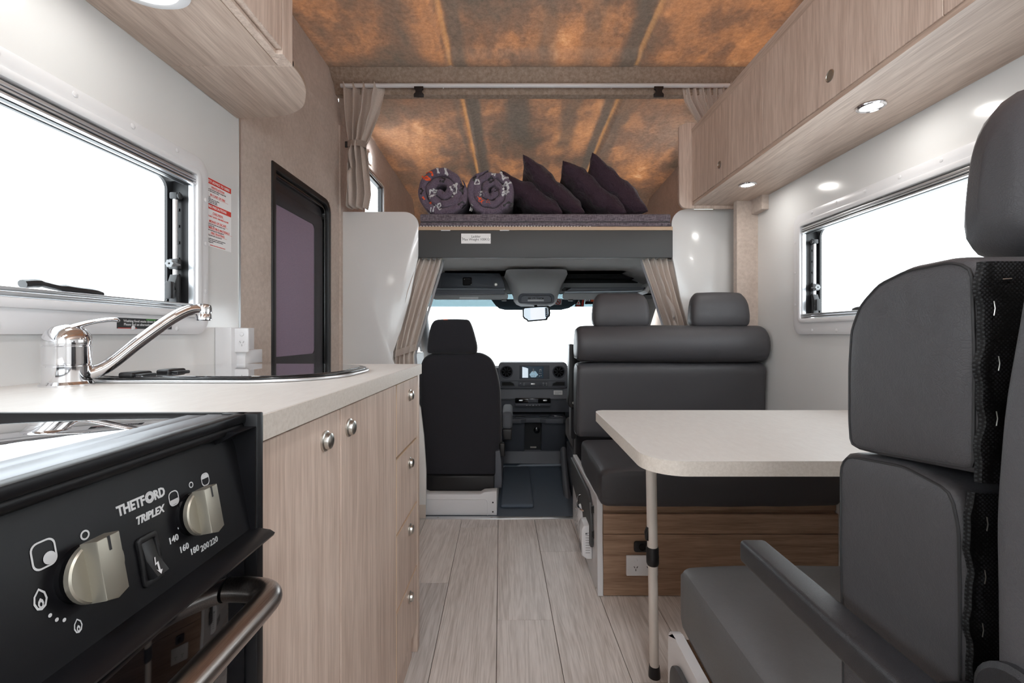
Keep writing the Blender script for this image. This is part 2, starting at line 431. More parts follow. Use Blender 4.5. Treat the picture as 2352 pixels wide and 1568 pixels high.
def interp(tab, t):
    for (a, va), (b, vb) in zip(tab, tab[1:]):
        if t <= b:
            q = 0 if b == a else max(0, min(1, (t-a)/(b-a)))
            if isinstance(va, tuple): return tuple(lin(x, y, q) for x, y in zip(va, vb))
            return lin(va, vb, q)
    return tab[-1][1]

#=====SECTIONS=====
# ================================================================== THE SHELL
# floor: vinyl planks laid one by one on a base, slightly skewed to the walls
fl = thing('floor', 'pale grey oak vinyl plank floor down the aisle', None, (0, 0, 0), kind='structure')
bm = nb(); box(bm, XL-.03, XR+.03, YR, YF, -.03, -.004); obj('floor_base', bm, M['joint'], fl)
skew = math.radians(-1.7); ks = math.tan(skew)
rows = [(-1.025, .6), (-.83, 1.4), (-.635, .95), (-.44, 1.823), (-.245, 2.345), (-.05, 1.586), (.145, 2.086), (.34, 1.30), (.535, 1.75), (.73, 1.1), (.925, 2.2), (1.12, 1.5)]
LEN = 1.22; w_ = .195
for ri, (x0, j) in enumerate(rows):
    ys = j
    while ys > YR-.05: ys -= LEN
    while ys < YF:
        a, b = max(ys, YR), min(ys+LEN, YF)
        if b-a > .02:
            def X(x, y): return min(max(x+ks*(y-1.3), XL-.02), XR+.02)
            g = .0010
            q = [(X(x0+g, a+g), a+g), (X(x0+w_-g, a+g), a+g), (X(x0+w_-g, b-g), b-g), (X(x0+g, b-g), b-g)]
            if abs(q[0][0]-q[1][0]) > .01 and abs(q[2][0]-q[3][0]) > .01:
                bm = nb(); prism(bm, q, 'z', -.004, 0, .0006, 1); obj('plank', bm, PL[(ri*2+int(ys*3)) % 3], fl, smooth=False)
        ys += LEN
bm = nb(); box(bm, -.66, .33, YF-.012, YF+.022, -.004, .004, .0015)
tr = obj('trim_1', bm, M['alu'], kind='structure', label='aluminium threshold strip between plank floor and cab')
bm = nb()
for x in (-.41, -.12, .15): lathe(bm, (x, YF+.004, .0035), (0, 0, 1), [(.006, 0), (.006, .001), (.004, .0016), (0, .0016)], 10)
obj('screw', bm, M['steel'], tr)

# side walls: white sandwich panels with window openings
WZ0, WZ1 = 1.062, 1.452
def side_wall(name, X, s, y0, y1, holes, mat, z1=ZC, T=.03):
    """a wall in the x = X plane between y0 and y1 with rectangular holes (ya, yb, za, zb)"""
    bm = nb(); a, b = (X-T, X) if s < 0 else (X, X+T)
    ys = y0
    for ya, yb, za, zb in sorted(holes):
        box(bm, a, b, ys, ya, -.03, z1); box(bm, a, b, ya, yb, -.03, za); box(bm, a, b, ya, yb, zb, z1); ys = yb
    box(bm, a, b, ys, y1, -.03, z1)
    return obj(name, bm, mat, kind='structure', smooth=False)
WL_Y = (.30, 1.305); WR_Y = (.95, 1.936)
side_wall('wall_left', XL, -1, YR, 1.532, [(WL_Y[0], WL_Y[1], WZ0, WZ1), (-1.4, -.5, 1.0, 1.5)], M['white'])
side_wall('wall_right', XR, 1, YR, YF, [(WR_Y[0], WR_Y[1], WZ0, WZ1), (-1.4, -.5, 1.0, 1.5)], M['white'])
# felt-lined entry section of the left wall, upper part leaning outward
bm = nb(); T = .03; DY0, DY1, DZ0, DZ1 = 1.735, 2.285, .30, 1.655
for a in ((1.532, DY0, -.03, 2.10), (DY1, YF+.02, -.03, 2.10), (DY0, DY1, -.03, DZ0), (DY0, DY1, DZ1, 2.10)):
    box(bm, XL-T-.01, XL, a[0], a[1], a[2], a[3])
obj('wall_left', bm, M['felt'], kind='structure', smooth=False)
bm = nb(); prism(bm, [(XL-.004, 2.10), (XL-.058, ZC+.01), (XL-.09, ZC+.01), (XL-.05, 2.08), (XL-.004, 2.08)], 'y', 1.2, YF+.02)
obj('wall_left', bm, M['felt'], kind='structure', smooth=False)
bm = nb(); tube(bm, [(XL+.001, YF-.045, .0), (XL+.001, YF-.045, 1.5), (XL-.001, YF-.05, 2.10)], .007, 8); obj('trim_2', bm, M['felt'], kind='structure')
# rear wall with a window behind the camera
bm = nb()
box(bm, XL-.03, XR+.03, YR-.03, YR, -.03, 1.0); box(bm, XL-.03, XR+.03, YR-.03, YR, 1.75, ZC)
box(bm, XL-.03, -.55, YR-.03, YR, 1.0, 1.75); box(bm, .85, XR+.03, YR-.03, YR, 1.0, 1.75)
obj('wall_back', bm, M['white'], kind='structure', smooth=False)

# roof over the living area: backlit lining, raised centre panel, hatch opening behind the camera
def grid(bm, xs, ys, fz, skip=None):
    V = [[bm.verts.new((x, y, fz(x, y))) for y in ys] for x in xs]
    for i in range(len(xs)-1):
        for j in range(len(ys)-1):
            if skip and skip((xs[i]+xs[i+1])/2, (ys[j]+ys[j+1])/2): continue
            bm.faces.new((V[i][j], V[i][j+1], V[i+1][j+1], V[i+1][j]))
    return bm
def frange(a, b, n): return [a+(b-a)*i/n for i in range(n+1)]
def ceil_z(x, y):
    z = ZC-.012
    e = min(x+.365, .675-x, 2.34-y)
    z += .035*max(0, min(1, e/.04))
    for rx in (-.333, .645):
        z += .008*math.exp(-((x-rx)/.010)**2)
    return z
xs = sorted(set([XL-.06]+frange(-.85, -.40, 4)+frange(-.40, -.29, 11)+frange(-.25, .58, 5)+frange(.60, .70, 10)+frange(.8, XR+.02, 4)))
ys = sorted(set(frange(YR, 2.2, 20)+frange(2.25, 2.42, 12)))
bm = grid(nb(), xs, ys, ceil_z, lambda x, y: -.1 < x < .42 and -1.3 < y < -.75)
obj('ceiling', bm, M['roof'], kind='structure')
# roof beam and curtain header over the berth opening
bm = nb(); prism(bm, [(2.40, ZC), (2.425, 2.36), (2.45, 2.335), (2.45, 2.285), (2.485, 2.28), (2.485, ZC+.02), (2.40, ZC+.02)], 'x', XL-.06, XR+.02)
obj('trim_3', bm, M['felt_beam'], kind='structure', label='felt covered roof beam above the berth opening')

# berth over the cab: backlit roof, felt sides, nose
def lut_z(x, y):
    c = 1-((x-.155)/1.08)**2
    t = max(0, min(1, (y-2.95)/1.25))
    side = lin(2.275, 2.23, t); z = side+.05*max(0, c)
    if y > 4.15: z -= 2.2*(y-4.15)**1.5*1.9
    for rx in (-.285, .59):
        d = (x-rx)/.014; z += .010*math.exp(-d*d) - .012*math.exp(-((x-rx-.03)/.018)**2)
    return z
xs = sorted(set(frange(XL, -.36, 8)+frange(-.34, -.22, 14)+frange(-.18, .50, 10)+frange(.53, .66, 14)+frange(.72, XR, 8)))
ys = frange(2.485, 4.15, 24)+frange(4.19, 4.42, 8)
bm = grid(nb(), xs, ys, lut_z); obj('ceiling', bm, M['roof2'], kind='structure')
LW = (2.80, 3.22, 1.74, 2.035)     # berth side windows
side_wall('wall_left', XL, -1, YF+.02, 4.45, [LW], M['felt'], 2.36)
side_wall('wall_right', XR, 1, YF+.02, 4.45, [LW], M['felt'], 2.36)
bm = nb(); box(bm, XL, XR, 4.42, 4.45, 1.53, 2.2); obj('wall_front', bm, M['felt'], kind='structure', smooth=False)

# felt covered post on the right wall
bm = nb(); box(bm, 1.128, XR, 2.30, 2.335, -.004, 1.70); box(bm, 1.20, XR, 2.20, 2.30, 1.60, 1.70, .004)
obj('trim_4', bm, M['felt'], kind='structure', smooth=False)
bm = nb(); box(bm, XL, XL+.002, 1.527, 1.537, .9, 2.4); obj('trim_5', bm, M['alu'], kind='structure')

# white glossy partition panels either side of the cab opening
def part_panel(pts, name):
    bm = nb(); prism(bm, pts, 'y', YF+.0, YF+.02, .003, 2); return obj(name, bm, M['white'], kind='structure')
def arc(cx, cz, r, a0, a1, n=8): return [(cx+r*math.cos(math.radians(lin(a0, a1, i/n))), cz+r*math.sin(math.radians(lin(a0, a1, i/n)))) for i in range(n+1)]
L = [(XL-.02, -.004), (XL-.02, 1.658)] + arc(-.593, 1.578, .08, 90, 0) + [(-.513, 1.50), (-.513, 1.43), (-.523, 1.385), (-.56, 1.20), (-.61, 1.02), (-.652, .90), (-.655, .86), (-.62, .78), (-.54, .67), (-.505, .60), (-.487, .45), (-.474, .26), (-.474, .12), (-.48, -.004)]
part_panel(L, 'wall_front')
Rr = [(XR+.02, -.004), (XR+.02, 1.672)] + arc(.934, 1.592, .08, 90, 180) + [(.854, 1.50), (.854, 1.43), (.864, 1.385), (.90, 1.20), (.95, 1.02), (.99, .90), (.99, .80), (.88, .60), (.84, .40), (.82, -.004)]
part_panel(Rr, 'wall_front')
bm = nb(); box(bm, XL, -.475, YF-.005, YF+.0, -.004, .075, .002); obj('baseboard_front', bm, plain('beige_vinyl_edge', srgb(196, 186, 176)), kind='structure')

# ------------------------------------------------------------------ hinged caravan windows
def caravan_window(idx, X, s, y0, y1, label, latch_far=True):
    """s = -1: left wall, +1: right wall. The opening runs y0..y1, WZ0..WZ1"""
    w = thing('window_%d' % idx, label, None, (X, (y0+y1)/2, .99), kind='structure')
    i = lambda d: X - s*d        # d metres into the room
    def RR(o, r): return rrect(y0-o, y1+o, WZ0-o-.012*(o > .02), WZ1+o, r, 8)
    bm = nb(); ring(bm, RR(.056, .05), RR(.012, .020), 'x', i(0), i(.012), .003)
    ring(bm, RR(.0195, .026), RR(.0, .008), 'x', i(0), i(.019), .004)
    obj('surround', bm, M['white_plastic'], w)
    n = 7
    pos = [(lin(y0, y1, (t+.5)/n), z) for t in range(n) for z in (WZ0-.052, WZ1+.041)] + [(y, z) for y in (y0-.042, y1+.042) for z in (WZ0+.06, WZ0+.20, WZ1-.06)]
    for py, pz in pos[:20]:
        bm = nb(); lathe(bm, (i(.0115), py, pz), (-s, 0, 0), [(.0065, 0), (.0065, .0012), (.0045, .0022), (0, .0024)], 12); obj('screw_cap', bm, M['white_plastic'], w)
    # blind cassette rails above and below
    bm = nb(); a = i(.014); b = i(-.022)
    for k_, (z, h) in enumerate([(WZ1-.006, .008), (WZ1-.016, .005), (WZ1-.025, .005)]): box(bm, a, b, y0, y1, z-h, z, .0012)
    obj('blind_cassette', bm, M['alu'], w)
    bm = nb(); box(bm, i(.0), i(-.012), y0+.002, y1-.002, WZ1-.032, WZ1-.0005); obj('rubber_seal', bm, M['black'], w)
    bm = nb()
    for z in (WZ0+.003, WZ0+.012): box(bm, i(.014), i(-.022), y0, y1, z, z+.007, .0012)
    obj('bottom_rail', bm, M['alu'], w)
    # dark reveal
    bm = nb()
    for yy, sg in ((y1, -1), (y0, 1)):
        box(bm, i(-.004), i(-.056), yy, yy+sg*.006, WZ0+.012, WZ1-.02)
        for z in frange(WZ0+.05, WZ1-.06, 6): box(bm, i(-.030), i(-.040), yy+sg*.006, yy+sg*.009, z, z+.008)
    obj('reveal', bm, M['black'], w)
    bm = nb()
    for yy, sg in ((y1, -1), (y0, 1)): box(bm, i(.010), i(-.004), yy, yy+sg*.007, WZ0+.012, WZ1-.02); 
    obj('side_rail', bm, M['alu'], w)
    # outer frame and acrylic pane
    bm = nb(); ring(bm, rrect(y0-.01, y1+.01, WZ0-.02, WZ1+.02, .02), rrect(y0+.022, y1-.026, WZ0+.006, WZ1-.020, .03), 'x', i(-.05), i(-.058)); obj('pane_frame', bm, M['black'], w)
    bm = nb(); box(bm, i(-.060), i(-.064), y0-.01, y1+.01, WZ0-.02, WZ1+.02); obj('pane', bm, M['glass'], w)
    # stay arms
    for yy, sg in ((y1, -1), (y0, 1)):
        yb = yy+sg*.022
        bm = nb(); tube(bm, [(i(-.03), yb, WZ0+.10), (i(-.03), yb, WZ1-.075)], .0065, 10); st = obj('stay', bm, M['alu'], w)
        bm = nb(); box(bm, i(-.020), i(-.042), yb-.009, yb+.009, WZ1-.078, WZ1-.058, .004); lathe(bm, (i(-.020), yb, WZ1-.068), (-s, 0, 0), [(.009, 0), (.009, .004), (0, .005)], 12); obj('pivot', bm, M['black'], st)
        bm = nb(); box(bm, i(-.016), i(-.044), yb-.010, yb+.010, WZ0+.115, WZ0+.145, .004); obj('clamp', bm, M['black'], st)
        bm = nb(); tube(bm, [(i(-.02), yb, WZ0+.128), (i(-.02)+0, yb+sg*.018, WZ0+.126), (i(-.02), yb+sg*.03, WZ0+.127)], .005, 8)
        for q in range(6):
            t = q*PI/3; lathe(bm, (i(-.02)+.007*math.cos(t), yb+sg*.03, WZ0+.127+.007*math.sin(t)), (0, sg, 0), [(.0045, -.004), (.0045, .007), (0, .008)], 8)
        obj('knob', bm, M['cab_grey'], st)
        # corner latch
        bm = nb(); prism(bm, [(yb-.004*sg, WZ0+.02), (yb+.012*sg, WZ0+.02), (yb+.012*sg, WZ0+.055), (yb+.02*sg, WZ0+.07), (yb+.008*sg, WZ0+.10), (yb-.006*sg, WZ0+.10)], 'x', i(-.018), i(-.04), .002)
        box(bm, i(-.014), i(-.034), yb+sg*.022, yb+sg*.038, WZ0+.03, WZ0+.078, .004); box(bm, i(-.02), i(-.03), yb, yb+sg*.03, WZ0+.048, WZ0+.056)
        obj('corner_latch', bm, M['black'], w)
    # long latch handle lying on the sill
    ym = lin(y0, y1, .655)
    bm = nb(); P = [(i(-.030), ym-.075, WZ0+.030), (i(-.026), ym-.05, WZ0+.034), (i(-.024), ym-.02, WZ0+.030), (i(-.022), ym+.02, WZ0+.027), (i(-.022), ym+.06, WZ0+.026), (i(-.022), ym+.085, WZ0+.022)]
    tube(bm, smooth_path(P, 4), [.011]*5+[.008]*5+[.0115]*8+[.0105]*2+[.005], 10, 1.1, .8); obj('latch_handle', bm, M['black'], w)
    return w
caravan_window(1, XL, -1, *WL_Y, 'hinged window above the kitchen worktop and tap')
caravan_window(2, XR, 1, *WR_Y, 'hinged window beside the dining table')
# openings further back, plain panes
def simple_window(idx, pts_axis, X, y0, y1, z0, z1, T=.02, lab=None, mat='white_plastic', wd=.03):
    w = thing('window_%d' % idx, lab, None, (X, (y0+y1)/2, z0), kind='structure')
    s = -1 if X < .1 else 1
    bm = nb(); ring(bm, rrect(y0-wd, y1+wd, z0-wd, z1+wd, .03), rrect(y0, y1, z0, z1, .012), 'x', X, X-s*T*.5, .003); obj('frame', bm, M[mat], w)
    bm = nb(); ring(bm, rrect(y0-.005, y1+.005, z0-.005, z1+.005, .01), rrect(y0+.022, y1-.028, z0+.02, z1-.02, .02), 'x', X+s*.004, X+s*.03); obj('inner_frame', bm, M['black'], w)
    bm = nb(); ring(bm, rrect(y0+.001, y1-.001, z0+.001, z1-.001, .01), rrect(y0+.008, y1-.008, z0+.008, z1-.008, .01), 'x', X-s*.004, X+s*.006); obj('rail', bm, M['alu'], w)
    bm = nb(); box(bm, X+s*.032, X+s*.036, y0-.01, y1+.01, z0-.01, z1+.01); obj('pane', bm, M['glass'], w)
    return w
simple_window(3, 'x', XL, LW[0], LW[1], LW[2], LW[3], lab='small window beside the berth above the left curtain', mat='felt')
simple_window(4, 'x', XR, LW[0], LW[1], LW[2], LW[3], lab='small window beside the berth on the right')
simple_window(5, 'x', XL, -1.4, -.5, 1.0, 1.5); simple_window(6, 'x', XR, -1.4, -.5, 1.0, 1.5)
bm = nb(); box(bm, -.56, .86, YR-.02, YR-.015, .99, 1.76); obj('window_7', bm, M['glass'], kind='structure')

# ------------------------------------------------------------------ entry door, black frame and flyscreen
d = thing('door_1', 'black framed entry door with purple flyscreen in felt wall', None, (XL, 2.0, .3), kind='structure')
def dpts(o, rn, rf): return rrect(DY0-.002+o, DY1+.004-o, DZ0+o, DZ1+.004-o, (rf, rn, .02, rf), 8)
bm = nb(); ring(bm, dpts(0, .006, .065), dpts(.028, .006, .045), 'x', XL-.03, XL+.006, .003); obj('frame', bm, M['black'], d)
bm = nb(); ring(bm, dpts(.028, .006, .045), dpts(.048, .004, .03), 'x', XL-.03, XL-.006, .002); obj('inner_frame', bm, M['gloss_black'], d)
bm = nb(); box(bm, XL-.035, XL-.022, DY0, DY1, DZ0, DZ1); obj('leaf', bm, plain('door_leaf_dark', srgb(40, 40, 44), .3), d)
bm = nb(); ring(bm, rrect(DY0+.02, DY1-.05, DZ0+.05, DZ1-.09, .03), rrect(DY0+.03, 2.145, .905, DZ1-.145, .022), 'x', XL-.024, XL-.014, .002); obj('screen_frame', bm, plain('screen_frame_dark', srgb(48, 46, 52), .5), d)
bm = nb(); box(bm, XL-.021, XL-.018, DY0+.025, 2.15, .895, DZ1-.14); obj('flyscreen', bm, M['flyscreen'], d)
# ================================================================== KITCHEN
WT0, WT1 = .869, .900
HX0, HX1, HY0, HY1 = -.865, -.295, .075, .534        # cooker footprint
# worktop: L-shaped slab around the cooker
t = thing('kitchen_worktop', 'off-white laminate kitchen worktop under the left window', 'worktop', (-.6, 1., WT0))
bm = nb(); xe = -.295
out = [(XL, 1.455), (XL, -.5), (xe, -.5), (xe, HY0), (HX0, HY0), (HX0, HY1), (xe, HY1), (xe, 1.455)]
prism(bm, out, 'z', WT0+.001, WT1, .0015, 1); obj('slab', bm, M['top'], t)
bm = nb(); box(bm, xe-.001, xe+.0006, HY1+.0005, 1.4555, WT0, WT1-.001); box(bm, XL, xe, 1.4545, 1.4562, WT0, WT1-.001)
obj('edge_strip', bm, M['top_edge'], t)

# base cabinet with two doors and four drawers
t = thing('kitchen_cabinet', 'light oak base cabinet under the worktop with two doors and four drawers', 'cabinet', (-.6, 1.0, 0))
XFc = -.302
bm = nb(); box(bm, XL+.003, XFc-.018, HY1+.003, 1.452, .085, WT0-.001); obj('body', bm, M['wood_door'], t)
bm = nb(); box(bm, XL+.003, XFc-.012, HY1+.003, 1.40, .001, .085); obj('plinth', bm, M['wood_door'], t)
bm = nb(); box(bm, XL+.003, XFc+.001, 1.424, 1.4525, .001, WT0-.001, .001); obj('end_panel', bm, M['wood_door'], t)
def door_knob(parent, x, y, z, ax=1, r=.0165):
    bm = nb(); lathe(bm, (x, y, z), (ax, 0, 0), [(r, 0), (r, .003), (r*.86, .0045), (r*.8, .0045), (r*.78, .008), (r*.74, .0105), (r*.45, .0125), (0, .013)], 28)
    return obj('knob', bm, M['steel'], parent)
def front(name, y0, y1, z0, z1, mat='wood_door', x0=XFc-.017, x1=XFc, par=None):
    bm = nb(); box(bm, x0, x1, y0+.0016, y1-.0016, z0+.0012, z1-.0012, .001, 1); o = obj(name, bm, M[mat], par)
    return o
dA = front('door', HY1+.004, .792, .09, WT0-.004, par=t); door_knob(dA, XFc, .727, .824)
dB = front('door', .794, 1.169, .09, WT0-.004, par=t); door_knob(dB, XFc, .832, .824)
for z0, z1, zk in ((.676, WT0-.004, .8185), (.477, .672, .622), (.278, .473, .430), (.09, .274, .234)):
    o = front('drawer', 1.172, 1.423, z0, z1, par=t)
    bm = nb(); box(bm, XFc-.016, XFc+.0004, 1.1733, 1.4217, z1-.0028, z1-.001); box(bm, XFc-.016, XFc+.0004, 1.1733, 1.1752, z0+.002, z1-.002); obj('edge_band', bm, M['edge'], o)
    door_knob(o, XFc, 1.318, zk)

# cooker
t = thing('gas_cooker', 'black built-in cooker with glass lid, two gold-grey knobs and bar handle', 'cooker', (-.58, .30, .1))
bm = nb(); box(bm, HX0+.002, -.322, HY0+.002, HY1-.015, .30, .86); obj('body', bm, M['enamel'], t)
bm = nb(); ring(bm, rrect(HX0, -.3065, HY0, HY1-.0005, .003, 2), rrect(HX0+.014, -.3215, HY0+.006, HY1-.006, .003, 2), 'z', .893, .9035, .0028); obj('rim', bm, M['enamel'], t)
bm = nb(); box(bm, -.335, -.2935, HY0+.0005, HY0+.014, .30, .9035, .0015); obj('side_frame', bm, M['enamel'], t)
bm = nb(); box(bm, -.335, -.2935, HY1-.0135, HY1-.0005, .30, .9035, .0015)
prism(bm, [(-.3245, .888), (-.3245, .77), (-.2945, .77), (-.2945, .888)], 'y', HY1-.016, HY1-.0125)
prism(bm, [(-.322, .889), (-.3215, .875), (-.2945, .889)], 'y', HY1-.045, HY1-.012)
obj('side_frame', bm, M['enamel'], t)
bm = nb(); box(bm, HX0+.015, -.378, HY0+.007, HY1-.007, .894, .9005, .001); obj('glass_lid', bm, M['lid'], t)
bm = nb(); box(bm, -.3775, -.356, HY0+.013, HY1-.008, .894, .9010, .0006); box(bm, -.3535, -.3220, HY0+.013, HY1-.008, .894, .9020, .0012); obj('trim_strip', bm, M['trim_metal'], t)
bm = nb(); tube(bm, [(-.3150, HY0+.014, .8890), (-.3150, HY1-.015, .8890)], .0062, 16); obj('rolled_edge', bm, M['enamel'], t)
# control panel leaning back
P0 = Vector((-.2995, 0, .770)); P1 = Vector((-.3205, 0, .886)); pv = (P1-P0).normalized(); pn = Vector((0, 1, 0)).cross(pv)
bm = nb(); prism(bm, [(P0.x, P0.z), (-.3175, .868), (-.3225, .8795), (-.3225, .889), (-.345, .889), (-.335, P0.z)], 'y', HY0+.014, HY1-.0155); pan = obj('control_panel', bm, M['enamel'], t, angle=20)
def PP(y, z, off=.0):
    q = (z-P0.z)/(.868-P0.z); return Vector((P0.x+q*(-.3175+.2995), y, z)) + pn2*off
pv2 = Vector((-.018, 0, .098)).normalized(); pn2 = Vector((0, 1, 0)).cross(pv2)
U = Vector((0, 1, 0))
def ptext(bm, body, size, y, z, **kw): return merge(bm, text_bm(body, size, PP(y, z, .0002), U, pv2, **kw))
def pflat(bm, pts, y, z):   # closed outline of (u, v) on the panel
    vs = [bm.verts.new(PP(y, z, .0004)+U*a+pv2*b) for a, b in pts]; bm.faces.new(vs)
def pring(bm, outer, inner, y, z):
    a = [bm.verts.new(PP(y, z, .0004)+U*p+pv2*q) for p, q in outer]; b = [bm.verts.new(PP(y, z, .0004)+U*p+pv2*q) for p, q in inner]
    n = len(a)
    for i in range(n): bm.faces.new((a[i], a[(i+1) % n], b[(i+1) % n], b[i]))
def circ(r, n=20, cx=0, cy=0): return [(cx+r*math.cos(2*PI*i/n), cy+r*math.sin(2*PI*i/n)) for i in range(n)]
def pp_obj(fn, *args, name='symbol', **kw):
    bm = nb(); fn(bm, *args, **kw); obj(name, bm, M['print'], pan, smooth=False)
pp_obj(ptext, 'THETF', .0112, .3607, .8495, bold=.00038, sx=.83, name='lettering'); pp_obj(ptext, 'RD', .0112, .3975, .8495, bold=.00038, sx=.83, name='lettering')
def sunburst(bm):
    for i in range(12):
        a = 2*PI*i/12; c_, s_ = math.cos(a), math.sin(a)
        pflat(bm, [(.0017*c_-.0006*s_, .0017*s_+.0006*c_), (.0017*c_+.0006*s_, .0017*s_-.0006*c_), (.0044*c_+.0010*s_, .0044*s_-.0010*c_), (.0044*c_-.0010*s_, .0044*s_+.0010*c_)], .3930, .8535)
    pring(bm, circ(.0050), circ(.0040), .3930, .8535)
pp_obj(sunburst, name='lettering')
pp_obj(ptext, 'TRIPLEX', .0088, .3755, .8365, bold=.0003, shear=.25, sx=.92, name='lettering')
for s_, y, z in (('140', .4040, .8070), ('160', .4140, .7945), ('180', .4258, .7870), ('200', .4395, .7840), ('220', .4525, .7835)): pp_obj(ptext, s_, .0080, y, z, bold=.0001, name='temperature_mark')
pp_obj(pring, circ(.0036), circ(.0023), .3325, .8475); pp_obj(pring, circ(.0030), circ(.0019), .442, .848)
def sq(r0, w, h): return rrect(-w, w, -h, h, r0, 5)
def sym(bm, o, i_, f, y, z): pring(bm, o, i_, y, z); pflat(bm, f, y, z)
pp_obj(sym, sq(.005, .0082, .0092), sq(.0042, .0070, .0080), circ(.0042, 18, .0030, -.0038), .3035, .8475)
pp_obj(sym, sq(.0045, .0060, .0068), sq(.0038, .0050, .0058), [(-.0048, -.001), (.0048, -.001), (.0048, -.004), (.003, -.0055), (-.003, -.0055), (-.0048, -.004)], .4185, .8435)
pp_obj(sym, sq(.0045, .0058, .0064), sq(.0038, .0048, .0054), [(-.0046, .001), (.0046, .001), (.0046, .004), (.003, .0052), (-.003, .0052), (-.0046, .004)], .462, .847)
def flame(bm, y, z, k_):
    o = [(0, 1), (.5, .45), (.62, -.2), (.4, -.8), (0, -1), (-.4, -.8), (-.62, -.2), (-.5, .45)]
    pring(bm, [(a*k_, b*k_) for a, b in o], [(a*k_*.72, b*k_*.78) for a, b in o], y, z)
    pring(bm, [(a*k_*.42, b*k_*.45-.35*k_) for a, b in o], [(a*k_*.18, b*k_*.2-.45*k_) for a, b in o], y, z)
pp_obj(flame, .2965, .8215, .0072); pp_obj(flame, .3165, .7915, .0050)
for y, z in ((.3005, .8085), (.304, .8035), (.3085, .8005)): pp_obj(pflat, circ(.0013, 10), y, z, name='dot')
for y, z in ((.4175, .8225), (.4175, .8165)): pp_obj(pflat, circ(.0011, 10), y, z, name='dot')
def cook_knob(y, z, k_):
    c = PP(y, z); 
    bm = nb(); lathe(bm, c, pn2, [(.020*k_, 0), (.020*k_, .0035), (.017*k_, .0045), (.012*k_, .0045), (.012*k_, .009)], 28); o = obj('knob_collar', bm, M['gloss_black'], pan)
    bm = nb(); lathe(bm, c+pn2*.0072, pn2, [(.0, 0), (.0205*k_, 0), (.0215*k_, .001), (.0215*k_, .0045), (.0205*k_, .0058), (0, .0062)], 40)
    kb = obj('knob', bm, M['champagne'], pan)
    bm = nb(); m = Matrix(((pn2.x, 0, pv2.x, 0), (pn2.y, 1, pv2.y, 0), (pn2.z, 0, pv2.z, 0), (0, 0, 0, 1)))
    o_ = [(-.0092, -.0195), (0, -.0225), (.0092, -.0195), (.0092, .0225), (-.0092, .0225)]
    b2 = nb(); prism(b2, [(a*k_, b*k_) for a, b in o_], 'x', .0, .0130, .0012, 2)
    # prism made with x = outwards, y = along, z = up, then turned to the panel
    mm = Matrix.Translation(c+pn2*.0105) @ m
    bmesh.ops.transform(b2, matrix=mm, verts=b2.verts); merge(bm, b2)
    obj('grip', bm, M['champagne'], kb)
    bm = nb(); box(bm, .0128, .0135, -.0012*k_, .0004*k_, .0125*k_, .0226*k_); bmesh.ops.transform(bm, matrix=mm, verts=bm.verts)
    obj('pointer', bm, M['ink'], kb)
cook_knob(.326, .8235, 1.0); cook_knob(.436, .8225, .98)
m = Matrix(((pn2.x, 0, pv2.x, 0), (pn2.y, 1, pv2.y, 0), (pn2.z, 0, pv2.z, 0), (0, 0, 0, 1)))
sw = Matrix.Translation(PP(.3815, .806)) @ m
bm = nb(); ring(bm, rrect(-.0105, .0105, -.0205, .0205, .004), rrect(-.0068, .0068, -.0155, .0155, .0015), 'x', 0, .0028, .0008); swo = obj('ignition_switch', bm, M['black'], pan, xf=sw)
bm = nb(); prism(bm, [(0, .0155), (.0015, .015), (.0035, 0), (.0105, -.0135), (.0065, -.0155), (0, -.0155)], 'y', -.0062, .0062, .0005)
# prism axis y gives (u, a, v) = (outwards, along, up)
obj('rocker', bm, M['black'], swo, xf=sw)
bm = nb()
zz = [(-.0006, -.0035), (.0022, -.0030), (.0010, -.0068), (.0026, -.0072), (-.0002, -.0112), (-.0008, -.0066), (.0002, -.0069), (-.0006, -.0043), (-.0026, -.0045), (.0002, -.0005), (.0010, -.0005)]
vs = [bm.verts.new((.0035+.0070*max(0, -b-.0)/.0135+.0006, a, b)) for a, b in [(.0008, .0), (-.0030, -.0055), (-.0006, -.0050), (-.0030, -.0100), (-.0042, -.0085), (-.0030, -.0130), (.0006, -.0105), (-.0012, -.0100), (.0018, -.0038), (-.0010, -.0043), (.0020, .0)]]
bm.faces.new(vs); obj('spark_symbol', bm, M['print'], swo, smooth=False, xf=sw)
# lip under the panel
bm = nb(); prism(bm, [(-.320, .773), (-.2995, .773), (-.280, .770), (-.2745, .7665), (-.276, .7635), (-.283, .7625), (-.320, .766)], 'y', HY0+.0, .524, .0008); obj('drip_lip', bm, M['enamel'], t)
# oven door, glass and handle
bm = nb(); box(bm, -.335, -.306, HY0+.016, HY1-.0155, .33, .759, .002); dr = obj('oven_door', bm, M['dark_glass'], t)
P = [(-.305, .486, .722), (-.288, .486, .722), (-.266, .482, .722), (-.2545, .470, .7225), (-.2515, .452, .723), (-.2515, .40, .723), (-.2515, .10, .723)]
bm = nb(); tube(bm, smooth_path(P[:6], 6)+[P[6]], .0140, 20, 1., .85); obj('handle', bm, M['brushed'], dr)
bm = nb(); box(bm, -.345, -.3, HY0, HY1-.0005, .10, .299, .002); obj('lower_panel', bm, M['enamel'], t)

